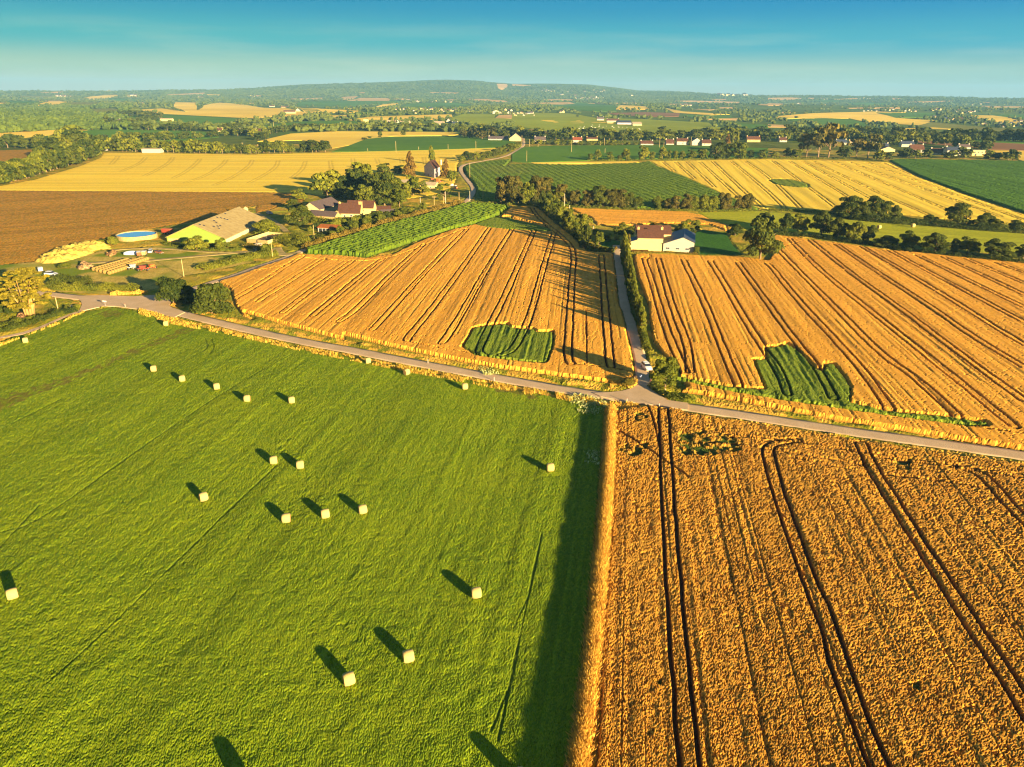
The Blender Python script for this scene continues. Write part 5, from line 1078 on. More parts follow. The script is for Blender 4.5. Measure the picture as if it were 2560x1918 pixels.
def modern():
    a = g1('T4 1760,725'); b = g1('T4 1865,725'); L = (b-a).length; r = empty('modern_house', a, math.atan2(b.y-a.y, b.x-a.x))
    MB().box(0, L, 0, 10, -.3, 5.6).build('wall', WM['cream'], r); MB().box(-.4, L+.4, -.4, 10.4, 5.6, 6.0).build('roof', RM['pale'], r); MB().box(L, L+4, 1, 8, -.3, 3.2).build('annexe', WM['sand'], r)
    for x in (.2, .5, .8): MB().box(L*x-1, L*x+1, -.06, .03, 3.2, 4.6).build('window', M_GLASS, r)
    MB().box(L*.3-1.2, L*.3+1.2, -.06, .03, .1, 2.3).build('door', M_GLASS, r); tag(r, 'boxy beige flat roofed modern house at the right end of the village', 'house')
modern()
# hill farm above the pasture
house_px('T3', 762, 420, 55, 'white farmhouse with dark roof at the left of the pasture farm', 'white', 'dark', he=4, hr=8)
house_px('T3', 868, 432, 100, 'long brown roofed range of the pasture farm', 'white', 'brown', he=3, hr=7)
house_px('T3', 968, 455, 115, 'blue grey barn in the middle of the pasture farm', 'stone', 'slate', chim=None, he=4, hr=8, D=25)
house_px('T3', 1080, 466, 75, 'pale roofed barn at the right of the pasture farm', 'beige', 'pale', chim=None, he=4, hr=7.5, D=20)
house_px('T3', 848, 446, 50, 'low pale hut below the pasture farm', 'cream', 'pale', chim=None, he=2.2, hr=3)
house_px('T2', 290, 360, 105, 'brown roofed farm in the left gold fields', 'beige', 'brown', he=5, hr=9); house_px('T2', 362, 342, 30, 'white gable beside the brown roofed farm', 'white', 'slate', 'y', he=5, hr=9)
house_px('T2', 135, 302, 40, 'small white house on the crest of the left gold fields', 'white', 'brown'); house_px('T2', 245, 308, 60, 'brown house row on the crest of the left gold fields', 'sand', 'brown')
house_px('T2', 950, 437, 42, 'pale box shaped hut at the edge of the green field', 'cream', 'pale', 'y', chim=None, he=6, hr=7)
house_px('T2', 1127, 447, 68, 'cream gabled barn left in the valley hamlet', 'cream', 'pale', chim=None, he=4, hr=7); house_px('T2', 1188, 450, 34, 'small cream house second in the valley hamlet', 'cream', 'mauve'); house_px('T2', 1290, 456, 85, 'pink roofed long house in the valley hamlet', 'cream', 'pale')
house_px('T2', 1225, 440, 22, 'white gable peeping over the valley hamlet', 'white', 'slate', 'y'); house_px('T2', 1580, 466, 88, 'cream barn with grey roof among the centre trees', 'cream', 'pale', chim=None, he=4, hr=8.5, D=20); house_px('T2', 1664, 440, 36, 'small white steep gable behind the grey roofed barn', 'white', 'brown', 'y', he=4, hr=9)
house_px('T2', 1718, 460, 50, 'low grey roofed house right of the grey roofed barn', 'white', 'slate'); house_px('T2', 2070, 364, 50, 'white gabled barn on the crest left of the hamlet', 'white', 'pale', 'y', chim=None, he=7, hr=11)
house_px('T2', 1440, 422, 22, 'tiny white gable in the gold field hedge', 'white', 'slate', 'y'); house_px('T2', 30, 528, 70, 'white low shed at the left end of the winding tree band', 'white', 'brown')
house_px('T1', 905, 680, 70, 'dark roofed stone cottage with pale gable on the left wood corner', 'stone', 'dark', he=3.5, hr=8)
house_px('T1', 1310, 700, 165, 'long white mobile building behind the pale gold field', 'white', 'pale', chim=None, he=4, hr=4.6)
house_px('T1', 1000, 442, 90, 'white house with dark roofs in the left valley', 'white', 'dark', he=3.5, hr=7.5); house_px('T1', 945, 425, 50, 'dark roofed house left in the left valley', 'white', 'dark', he=3, hr=7)
house_px('T1', 1083, 405, 34, 'upper white house in the left valley', 'white', 'dark', 'y', he=5, hr=9); house_px('T1', 1440, 426, 110, 'long pale barn in the left green valley', 'cream', 'pale', chim=None, he=4, hr=6)
house_px('T1', 1148, 498, 20, 'tiny white house at the left green field hedge', 'white', 'brown'); house_px('T1', 2090, 524, 80, 'low grey roofed barn at the left hedge', 'beige', 'pale', chim=None, he=3.5, hr=6); house_px('T1', 1900, 524, 40, 'small house left of the low grey roofed barn', 'cream', 'brown')
# distant villages: shared wall and roof meshes
_wu = MB(); _wu.poly([(-.5, -.5, -.4), (.5, -.5, -.4), (.5, -.5, .5), (-.5, -.5, .5)]).poly([(.5, .5, -.4), (-.5, .5, -.4), (-.5, .5, .5), (.5, .5, .5)]).poly([(.5, -.5, -.4), (.5, .5, -.4), (.5, .5, .5), (.5, 0, 1), (.5, -.5, .5)]).poly([(-.5, .5, -.4), (-.5, -.5, -.4), (-.5, -.5, .5), (-.5, 0, 1), (-.5, .5, .5)])
UW = [_wu.mesh('wall', WM[k]) for k in ('white', 'white', 'cream', 'beige')]
_ru = MB(); _ru.hexa([(-.54, -.56, .45), (.54, -.56, .45), (.54, 0, 1.01), (-.54, 0, 1.01), (-.54, -.56, .5), (.54, -.56, .5), (.54, 0, 1.07), (-.54, 0, 1.07)]).hexa([(-.54, .002, 1.01), (.54, .002, 1.01), (.54, .56, .45), (-.54, .56, .45), (-.54, .002, 1.07), (.54, .002, 1.07), (.54, .56, .5), (-.54, .56, .5)])
UR = [_ru.mesh('roof', RM[k]) for k in ('dark', 'brown', 'slate', 'mauve')]
def village(desc, crop, spans, w=(14, 30)):
    pts = []
    for (x0, x1, y0, y1, n) in spans:
        for i in range(n): pts.append((x0+(x1-x0)*(i+random.uniform(.2, .8))/n, random.uniform(y0, y1)))
    pts.sort(); c = CROP[crop]
    for i, (x, y) in enumerate(pts):
        g = G([c[0]+x*c[2]], [c[1]+y*c[2]])[0]; m = mpp(g)*c[2]; L = random.uniform(*w)*m; H_ = L*random.uniform(.5, .75)
        r = empty('village_house', g, random.choice([0, 1.57])+random.uniform(-.4, .4), (L, L*.7, H_)); link('wall', random.choice(UW), r); link('roof', random.choice(UR), r)
        tag(r, '%s house from the left %s' % (ordinal(i+1), desc), 'house', desc); LABELS.setdefault(r['label'], []).append(desc)
village('in the white hamlet left of centre', 'T2', [(1200, 1330, 325, 345, 6), (1350, 1760, 325, 345, 20), (1790, 1880, 335, 348, 4), (1370, 1390, 358, 364, 1), (2110, 2212, 330, 365, 8)])
village('in the hamlet on the pasture crest', 'T3', [(0, 205, 345, 380, 9), (400, 460, 350, 356, 2)])
village('in the faint village on the hill slope', 'T3', [(190, 375, 155, 172, 14), (700, 810, 160, 178, 9), (400, 640, 158, 175, 5)], (8, 15))
village('in the village at the foot of the hill', 'T3', [(380, 560, 200, 215, 7), (540, 800, 222, 240, 13), (1020, 1050, 205, 212, 2), (1470, 1550, 290, 300, 4), (740, 760, 275, 282, 1), (960, 1130, 278, 285, 6)], (10, 22))
village('in the long white estate below the skyline', 'T3', [(1780, 1960, 200, 210, 9), (2000, 2040, 200, 208, 3)], (18, 30))
village('in the scattered village right of centre', 'T4', [(820, 1290, 325, 345, 15), (1395, 1490, 328, 342, 5), (1620, 1790, 335, 362, 9)], (12, 26))
village('in the village across the right fields', 'T4', [(1425, 1440, 390, 400, 1), (1500, 1560, 410, 430, 4), (1590, 1720, 410, 440, 10), (1790, 1910, 450, 468, 6), (1970, 2212, 430, 478, 14), (2230, 2400, 450, 480, 6)], (16, 34))
village('in the thin far right scatter', 'T4', [(430, 520, 228, 240, 4), (780, 960, 228, 240, 6), (230, 290, 270, 282, 2), (0, 60, 405, 450, 4), (1700, 1860, 265, 285, 3), (490, 505, 283, 290, 1)], (9, 18))
village('in the thin far left scatter', 'T1', [(80, 110, 218, 226, 1), (480, 560, 208, 218, 4), (1100, 1200, 205, 212, 3), (1710, 1760, 220, 228, 2), (940, 980, 158, 164, 2), (2160, 2212, 210, 220, 2)], (14, 30))
village('among the far centre hedges', 'T2', [(1260, 1350, 235, 248, 4), (1380, 1450, 255, 270, 5), (1500, 1700, 255, 265, 4), (2090, 2200, 228, 240, 4)], (10, 22))

# ---------------------------------------------------------------- hay bales
def straw_mat():
    m, n, l, b = new_mat('wound_straw', .9, .1); t = n.new('ShaderNodeTexCoord'); w = n.new('ShaderNodeTexWave'); w.bands_direction = 'X'; w.inputs['Scale'].default_value = 4.0; w.inputs['Distortion'].default_value = 3; w.inputs['Detail'].default_value = 4
    l.new(t.outputs['Object'], w.inputs[0]); x = noise_node(n, l, 9, 5, sc=(4, 1, 1))
    c = mixc(n, l, rng(n, l, w.outputs['Fac'], .2, .9), (.56, .42, .14), (.66, .50, .17)); c = mixc(n, l, rng(n, l, x.outputs[0], .45, .75), c, (.40, .27, .08)); l.new(c, b.inputs['Base Color'])
    bp = n.new('ShaderNodeBump'); bp.inputs['Strength'].default_value = .6; bp.inputs['Distance'].default_value = .05; l.new(x.outputs[0], bp.inputs['Height']); l.new(bp.outputs[0], b.inputs['Normal']); return m
M_STRAW = straw_mat(); M_END = noisy('straw_end_spiral', (.52, .31, .09), (.36, .20, .06), 7, .95, .05, 5)
def bale_meshes(R=.76, L=1.28, seed=1):
    r = random.Random(seed); n = 28; mb = MB(); prof = [(-L/2, R*.84), (-L/2+.10, R*.95), (-L*.2, R*1.01), (0, R*1.03), (L*.2, R*1.01), (L/2-.10, R*.95), (L/2, R*.84)]
    for x, q in prof:
        for j in range(n):
            a = 2*math.pi*j/n; rr = q*(1+.012*math.sin(3*a+seed)+r.uniform(-.008, .008)); z = rr*math.sin(a); z = max(z, -R*.93); mb.v.append((x, rr*math.cos(a), z+R*.93))
    for i in range(len(prof)-1):
        for j in range(n): a = i*n+j; b = i*n+(j+1) % n; mb.f.append((a, b, b+n, a+n))
    m1 = mb.mesh('rolled_straw', M_STRAW, True)
    e = MB()
    for sx in (-1, 1):
        rings = []
        for k, q in enumerate((.835, .65, .42, .2)):
            base = len(e.v); rings.append(base)
            for j in range(n): a = 2*math.pi*j/n; z = max(q*R*math.sin(a), -R*.92); e.v.append((sx*(L/2+.012*(k % 2)+.004*k), q*R*math.cos(a), z+R*.93))
        for k in range(3):
            for j in range(n): a, b = rings[k]+j, rings[k]+(j+1) % n; c, d = rings[k+1]+j, rings[k+1]+(j+1) % n; e.f.append((a, b, d, c) if sx > 0 else (b, a, c, d))
        e.f.append(tuple(rings[3]+j for j in range(n)) if sx > 0 else tuple(rings[3]+j for j in range(n))[::-1])
    return m1, e.mesh('cut_ends', M_END, True)
BM = [bale_meshes(seed=i) for i in range(3)]
M_STRAW = noisy('weathered_straw', (.40, .27, .07), (.27, .17, .045), 5, .95, .05, 5, .4, .6, (3, 1, 1)); BM += [bale_meshes(seed=i+5) for i in range(3)]
def bale(p, rz, label, group=None, k=None, s=1.0):
    k = random.randrange(3) if k is None else k
    r = empty('hay_bale', (p[0], p[1], p[2]+.0), rz, (s, s, s)); link('rolled_straw', BM[k][0], r); link('cut_ends', BM[k][1], r); tag(r, label, 'hay bale', group); LABELS.setdefault(label, []).append(group); return r
BALES = [('N1 160,207', .3, 'round hay bale by the garden hedge at the far left edge of the clover'), ('N1 1065,97', -.1, 'round hay bale alone near the road, uppermost in the clover'), ('N1 985,392', .25, 'first round bale from the left in the slanting line of four'), ('N1 1168,457', .15, 'second round bale from the left in the slanting line of four'),
 ('N1 1390,508', .2, 'third round bale from the left in the slanting line of four'), ('N1 1587,587', .05, 'fourth round bale from the left in the slanting line of four'), ('N1 1873,597', .0, 'round bale just right of the slanting line of four'), ('N1 1757,990', .1, 'left bale of the close pair in the middle of the clover'),
 ('N1 1928,1020', .08, 'right bale of the close pair in the middle of the clover'), ('N1 1305,1230', .25, 'single bale left of centre with its rounded end showing'), ('N1 1838,1369', .05, 'left bale of the row of three below the pair'), ('N1 2089,1340', .1, 'middle bale of the row of three below the pair'),
 ('N2 118,1312', .08, 'right bale of the row of three below the pair'), ('N2 152,340', .4, 'left bale of the two set against the roadside grass'), ('N2 402,414', .5, 'right bale of the two set against the roadside grass'), ('N2 777,508', .0, 'upright looking bale near the cream flowering weeds'),
 ('N2 1327,1037', .0, 'lone bale close to the shadow of the tall grass bank'), ('N4 72,424', .25, 'bale cut off beside the left edge of the picture'), ('N5 850,417', .03, 'highest of the three big bales in the near clover'), ('N5 412,832', .12, 'middle of the three big bales in the near clover'),
 ('N5 28,980', .08, 'lowest and nearest whole bale in the clover'), ('F 528,1712', .1, 'bale just below the picture, only its shadow seen at left'), ('F 1120,1700', .1, 'bale just below the picture, only its shadow seen by the bank')]
for i, (s, a, lab) in enumerate(BALES):
    p = g1(s)+Vector((0, .55, .22)); bale(p, a+.24+.14*math.sin(i*2.3), lab, 'round hay bales in the clover', i % 3)
bale(g1('M4 958,735')+Vector((0, 0, .15)), .4, 'dull reddish bale in the meadow strip on the right', 'bales in the meadow strip', 0, 1.3); bale(g1('M4 1250,722')+Vector((0, 0, .15)), .2, 'pale bale in the meadow strip on the right', 'bales in the meadow strip', 1, 1.3)
RW = [('845,652', '1335,512'), ('898,665', '1450,512'), ('950,678', '1540,494'), ('1000,692', '1610,500'), ('1062,706', '1325,622')]
for ri, (a, b) in enumerate(RW):
    A_, B_ = g1('Y '+a), g1('Y '+b); d = B_-A_; n = int(d.length/1.36); an = math.atan2(d.y, d.x)
    for i in range(n):
        bale(A_+d*((i+.5)/n)+Vector((0, 0, .03)), an, '%s bale from the near end in the %s farmyard hay row' % (ordinal(i+1), ('leftmost', 'second', 'third', 'fourth', 'short right')[ri]), 'bales in the farmyard hay rows', 3+(i+ri) % 3, .96)

# ---------------------------------------------------------------- farmyard things
def tank():
    c = g1('Y 1455,200'); R = 8.8; r = empty('slurry_tank', c); n = 64
    w = MB(); 
    for j in range(n):
        a, b = 2*math.pi*j/n, 2*math.pi*(j+1)/n
        w.hexa([(R*math.cos(a), R*math.sin(a), -.2), (R*math.cos(b), R*math.sin(b), -.2), ((R-.3)*math.cos(b), (R-.3)*math.sin(b), -.2), ((R-.3)*math.cos(a), (R-.3)*math.sin(a), -.2), (R*math.cos(a), R*math.sin(a), 2.0), (R*math.cos(b), R*math.sin(b), 2.0), ((R-.3)*math.cos(b), (R-.3)*math.sin(b), 2.0), ((R-.3)*math.cos(a), (R-.3)*math.sin(a), 2.0)])
    w.build('wall', WM['sand'], r)
    rm = MB()
    for j in range(n):
        a, b = 2*math.pi*j/n, 2*math.pi*(j+1)/n; rm.hexa([((R+.06)*math.cos(a), (R+.06)*math.sin(a), 2.003), ((R+.06)*math.cos(b), (R+.06)*math.sin(b), 2.003), ((R-.4)*math.cos(b), (R-.4)*math.sin(b), 2.003), ((R-.4)*math.cos(a), (R-.4)*math.sin(a), 2.003), ((R+.06)*math.cos(a), (R+.06)*math.sin(a), 2.12), ((R+.06)*math.cos(b), (R+.06)*math.sin(b), 2.12), ((R-.4)*math.cos(b), (R-.4)*math.sin(b), 2.12), ((R-.4)*math.cos(a), (R-.4)*math.sin(a), 2.12)])
    rm.build('rim', WM['sand'], r)
    m, n_, l, b = new_mat('bright_blue_tank_cover', .6, .3); b.inputs['Base Color'].default_value = (.11, .44, .80, 1)
    MB().poly([((R-.3)*math.cos(2*math.pi*j/n), (R-.3)*math.sin(2*math.pi*j/n), 1.75) for j in range(n)]).build('cover', m, r)
    tag(r, 'round concrete tank with bright blue cover on the edge of the brown field', 'tank')
tank()
def heap(name, label, cat, poly, hh, mat, cell=.5, rough=.25, seed=1, gamma=.5):
    g = gl(poly)[:, :2]; x0, y0 = g.min(0); x1, y1 = g.max(0); xs = np.arange(x0-.5, x1+.5, cell); ys = np.arange(y0-.5, y1+.5, cell); X, Y = np.meshgrid(xs, ys)
    ins = pip(X, Y, [tuple(p) for p in g]); d = seg_dist(X.ravel(), Y.ravel(), [tuple(p) for p in g]+[tuple(g[0])]).reshape(X.shape)*ins
    Z = hh*(np.minimum(d/max(1.2, d.max()*.6), 1)**gamma)*(.6+.8*vn(X, Y, 3.2, seed))+ins*rough*(vn(X, Y, .8, seed+1)-.5); Z = np.where(d > 0, Z, -.1)
    idx = np.arange(X.size).reshape(X.shape); cm = (d[:-1, :-1] > 0) | (d[1:, 1:] > 0) | (d[1:, :-1] > 0) | (d[:-1, 1:] > 0); i, j = np.nonzero(cm)
    q = np.stack([idx[i, j], idx[i, j+1], idx[i+1, j+1], idx[i+1, j]], 1); me = np_mesh(name, np.c_[X.ravel(), Y.ravel(), Z.ravel()], q, mat, True)
    tag(link(name, me), label, cat); return me
heap('straw_heap', 'large pale yellow covered heap along the edge of the brown field', 'heap', 'Y 45,522 130,470 210,435 300,380 370,340 450,345 560,325 640,300 740,275 880,285 990,265 1050,290 1100,330 1090,350 950,355 880,380 800,420 640,470 540,500 350,545 200,550 100,540', 2.0, noisy('pale_straw_cover', (.66, .48, .09), (.52, .37, .06), .6, .9, .05, 5), .6, 1.5, 5, .5)
heap('rubble_heap', 'heap of brown rubble left of the hay rows', 'heap', 'Y 620,605 680,560 730,545 800,560 880,590 800,625 700,635 640,630', 1.3, noisy('brown_rubble', (.55, .34, .14), (.20, .12, .05), 1.5, .95, .05, 5, .4, .6), .35, 1.2, 8, .4)
heap('earth_heap', 'low heap of brown timber and earth left of the white hull', 'heap', 'Y 1010,430 1080,395 1180,385 1150,430 1080,455', 1.0, noisy('earth_and_planks', (.52, .28, .09), (.16, .09, .04), 1.2, .95, .05, 5, .4, .6), .35, .9, 9, .4)
heap('rubbish_heap', 'pale heap of rubbish in front of the roofless ruin', 'heap', 'Z 1470,790 1520,750 1620,725 1680,730 1660,790 1580,830 1500,820', 1.1, noisy('mixed_rubbish', (.75, .60, .34), (.18, .14, .12), 1.4, .95, .1, 5, .42, .58), .35, 1.0, 10, .4)
heap('brushwood_heap', 'pile of cut branches at the foot of the golden conifer', 'heap', 'W 260,890 300,830 370,820 430,860 440,890 340,915', 1.0, noisy('cut_branches', (.45, .25, .10), (.15, .08, .04), 2.2, .95, .05, 5, .4, .6), .3, .9, 11, .4)
M_RED = noisy('faded_red_paint', (.46, .06, .035), (.34, .07, .03), 1.5, .6, .3); M_TYRE = noisy('black_rubber', (.02, .02, .02), (.035, .03, .03), 5, .9); M_WHITE = noisy('white_gel_coat', (.82, .82, .80), (.74, .74, .70), 1, .35, .5); M_RUSTY = noisy('rusted_iron', (.36, .12, .04), (.22, .09, .04), 2, .9)
M_CARW, _n, _l, _b = new_mat('white_car_paint', .3, .5); _b.inputs['Base Color'].default_value = (.80, .78, .72, 1)
M_ORANGE = noisy('orange_machine_paint', (.75, .18, .03), (.60, .14, .03), 2, .5, .4)
def wheel(x, y, r_, wd, parent):
    w = MB().tube([(x-wd/2, y, r_), (x+wd/2, y, r_)], [r_, r_], 18).build('wheel', M_TYRE, parent); MB().tube([(x-wd/2-.015, y, r_), (x+wd/2+.015, y, r_)], [r_*.55, r_*.55], 14).build('hub', M_STEEL, w)
def farm_trailer():
    p = g1('Z 130,560'); r = empty('farm_trailer', p, .35)
    b = MB(); b.hexa([(-1.1, -2.6, .9), (1.1, -2.6, .9), (1.1, 2.6, .9), (-1.1, 2.6, .9), (-1.25, -2.7, 2.6), (1.25, -2.7, 2.6), (1.25, 2.7, 2.6), (-1.25, 2.7, 2.6)]); b.build('body', M_RED, r)
    MB().box(-1.15, 1.15, -2.6, 2.6, 2.602, 2.7).build('rim', noisy('faded_orange_paint', (.6, .2, .08), (.5, .15, .06), 2), r); MB().box(-.5, .5, -3.6, 2.4, .7, .88).build('chassis', M_STEEL, r)
    for y in (-.9, .9):
        for x in (-1, 1): wheel(x, y, .5, .35, r)
    tag(r, 'red tipping trailer parked behind the green barn by the blue tank', 'trailer'); r.rotation_euler.z = 1.2
farm_trailer()
def hull():
    p = g1('Y 1385,425'); r = empty('boat_hull', p, .15); mb = MB(); rings = []
    for i in range(9):
        t = i/8; x = -3.2+6.4*t; w = 1.25*math.sin(math.pi*min(1, .12+t*.8))**.6; h = 1.5*(1-.35*(2*t-1)**2); base = len(mb.v)
        for a in range(9): q = math.pi*a/8; mb.v.append((x, w*math.cos(q), .15+h*math.sin(q)**.8))
        rings.append(base)
    for i in range(8):
        for a in range(8): b = rings[i]+a; c = rings[i+1]+a; mb.f.append((b, c, c+1, b+1))
    mb.f.append(tuple(rings[0]+a for a in range(9))); mb.f.append(tuple(rings[8]+a for a in range(9))[::-1]); mb.build('hull', M_WHITE, r, True)
    MB().tube([(-3.1, 0, .25), (0, 0, .1), (3.2, 0, .3)], [.09, .12, .08], 6).build('keel', M_STEEL, r)
    tag(r, 'upturned white boat hull lying in the farmyard', 'boat')
hull()
def small_trailer(crop, lab, sc, m, rz):
    p = g1(crop); r = empty('box_trailer', p, rz, (sc, sc, sc)); MB().box(-.9, .9, -1.3, 1.3, .5, 1.9).build('body', m, r); MB().box(-.95, .95, -1.35, 1.35, 1.903, 1.98).build('lid', M_FRAME, r); MB().box(-.06, .06, -2.4, -1.3, .5, .6).build('drawbar', M_STEEL, r)
    for x in (-1.0, 1.0): wheel(x, 0, .34, .22, r)
    tag(r, lab, 'trailer')
small_trailer('Y 1490,445', 'small box trailer with white top beside the white hull', 1.0, M_RUSTY, .4); small_trailer('Y 1550,440', 'tan box trailer right of the white topped one', 1.0, WM['sand'], .2)
small_trailer('W 665,125', 'small white trailer tilted above the golden conifer', .85, M_FRAME, .6)
def car(p, rz, label, paint, sc=1.0, rack=False, name='parked_car'):
    r = empty(name, p, rz, (sc, sc, sc)); b = MB()    # front faces -Y
    sec = [(-2.15, .35, .62, .78), (-2.0, .28, .75, .83), (-1.1, .25, .95, .87), (-.95, .25, .98, .87), (1.7, .25, 1.0, .87), (2.1, .3, .95, .82), (2.15, .4, .8, .8)]
    for y, z0, z1, w in sec: b.v += [(-w, y, z0), (w, y, z0), (w, y, z1*.75), (w*.94, y, z1), (-w*.94, y, z1), (-w, y, z1*.75)]
    for i in range(len(sec)-1):
        for j in range(6): a, c = i*6+j, i*6+(j+1) % 6; b.f.append((a, c, c+6, a+6))
    b.f.append((5, 4, 3, 2, 1, 0)); n = (len(sec)-1)*6; b.f.append(tuple(n+j for j in range(6))); b.build('body', paint, r)
    MB().hexa([(-.80, -.98, .97), (.80, -.98, .97), (.80, 1.95, .97), (-.80, 1.95, .97), (-.66, -.30, 1.47), (.66, -.30, 1.47), (.66, 1.6, 1.47), (-.66, 1.6, 1.47)]).build('windows', M_GLASS, r)
    MB().hexa([(-.67, -.32, 1.473), (.67, -.32, 1.473), (.67, 1.62, 1.473), (-.67, 1.62, 1.473), (-.60, -.2, 1.53), (.60, -.2, 1.53), (.60, 1.5, 1.53), (-.60, 1.5, 1.53)]).build('roof', paint, r)
    for x in (-.82, .82):
        for y in (-1.35, 1.3): wheel(x, y, .32, .2, r)
    for x in (-.6, .6): MB().box(x-.16, x+.16, -2.185, -2.10, .56, .68).build('headlight', M_GLASS, r)
    MB().box(-.8, .8, -2.21, -2.16, .34, .48).build('bumper', M_STEEL, r)
    if rack: MB().box(-.6, .6, 0, .06, 1.56, 1.62).box(-.6, .6, 1.1, 1.16, 1.56, 1.62).build('roof_rack', M_STEEL, r)
    tag(r, label, 'car'); return r
car(g1('J 1165,870')+Vector((0, 2.0, .05)), math.atan2(1, 1)*.0+.18, 'white car facing the camera at the end of the straight lane', M_CARW, 1.0, True)
car(g1('Y 270,715')+Vector((0, 0, .1)), 1.45, 'white estate car parked above the golden conifer', M_CARW, 1.05)
car(g1('Z 1785,235')+Vector((0, 0, .1)), .9, 'grey car in tree shade behind the long barn', M_STEEL, 1.05)
car(g1('Y 1640,400')+Vector((0, 0, .1)), .3, 'light grey car among scrap above the hay rows', M_WHITE, .95); car(g1('Y 1760,410')+Vector((0, 0, .1)), 1.1, 'rusty red car wreck right of the light grey car', M_RUSTY, .9)
def machine(p, rz, label, sc, m, cat='farm machine', name='farm_machine'):
    r = empty(name, p, rz, (sc, sc, sc)); MB().box(-1.6, 1.6, -.15, .15, .6, .8).box(-.1, .1, -2.2, 0, .6, .78).build('frame', m, r)
    for k in range(7): x = -1.5+.5*k; MB().tube([(x, 0, .7), (x, .5, .5), (x, .6, .05)], [.05, .05, .03], 5).build('tine', M_STEEL, r)
    for x in (-1.3, 1.3): wheel(x, -.4, .38, .2, r)
    MB().hexa([(-.6, -.4, .8), (.6, -.4, .8), (.6, .4, .8), (-.6, .4, .8), (-.9, -.6, 1.6), (.9, -.6, 1.6), (.9, .6, 1.6), (-.9, .6, 1.6)]).build('hopper', m, r); tag(r, label, cat)
machine(g1('Y 1400,630'), .5, 'grey tined farm machine at the end of the short hay row', 1.3, M_STEEL); machine(g1('Y 1540,650'), .2, 'red farm machine with hopper beside the short hay row', 1.3, M_RED); machine(g1('Y 1660,620'), 1.0, 'orange brown farm machine right of the red one', 1.1, M_ORANGE)
machine(g1('B 955,590'), .4, 'rusty farm machine in front of the stone house', 1.6, M_RUSTY); machine(g1('B 1075,610'), 1.2, 'orange brown farm machine right of the stone house door', 1.8, M_ORANGE)
def tractor(p, rz, label, m):
    r = empty('tractor', p, rz); MB().box(-.45, .45, -2.0, .1, .8, 1.55).build('bonnet', m, r); MB().box(-.8, .8, .1, 1.5, .7, 1.1).build('chassis', m, r)
    MB().box(-.75, .75, .15, 1.4, 1.103, 2.4).build('cab', M_GLASS, r); MB().box(-.85, .85, .05, 1.5, 2.403, 2.55).build('roof', M_FRAME, r)
    for x in (-.95, .95): wheel(x, .9, .8, .45, r); wheel(x*.85, -1.5, .45, .3, r)
    tag(r, label, 'tractor')
tractor(g1('B 1420,735'), .5, 'orange tractor with white cab roof beside the winding lane', M_ORANGE); machine(g1('B 1340,690'), .9, 'dark machine with white hopper left of the orange tractor', 1.3, M_FRAME)
# ---------------------------------------------------------------- poles, posts and signs
M_POLEW = noisy('pale_concrete_pole', (.60, .52, .38), (.50, .42, .30), 2, .8); M_POLEB = noisy('golden_timber_pole', (.60, .44, .16), (.42, .30, .12), 2, .85)  # timber mixes two golden browns by noise
def pole(s, hpx, label, white=False, arm=False, group=None, rad=.16):
    p = P(s)[0]; c = CROP[s.split()[0]]; g = g1(s); m = mpp(g); h = hpx*c[2]*m*1.03; rr = max(rad, m*.42)
    r = empty('utility_pole', g); MB().tube([(0, 0, -.2), (0, 0, h)], [rr, rr*.75], 8).build('shaft', M_POLEW if white else M_POLEB, r)
    if arm: MB().box(-1.2, 1.2, -.1, .1, h-.6, h-.42).build('crossarm', M_POLEB, r); MB().tube([(-1, 0, h-.42), (-1, 0, h-.15)], [.07, .07], 6).tube([(1, 0, h-.42), (1, 0, h-.15)], [.07, .07], 6).tube([(0, 0, h), (0, 0, h+.25)], [.07, .07], 6).build('insulators', M_STEEL, r)
    else: MB().tube([(0, 0, h), (0, 0, h+.05)], [rr*.85, rr*.6], 8).build('cap', M_STEEL, r)
    tag(r, label, 'pole', group or 'utility poles'); LABELS.setdefault(label, []).append(1)
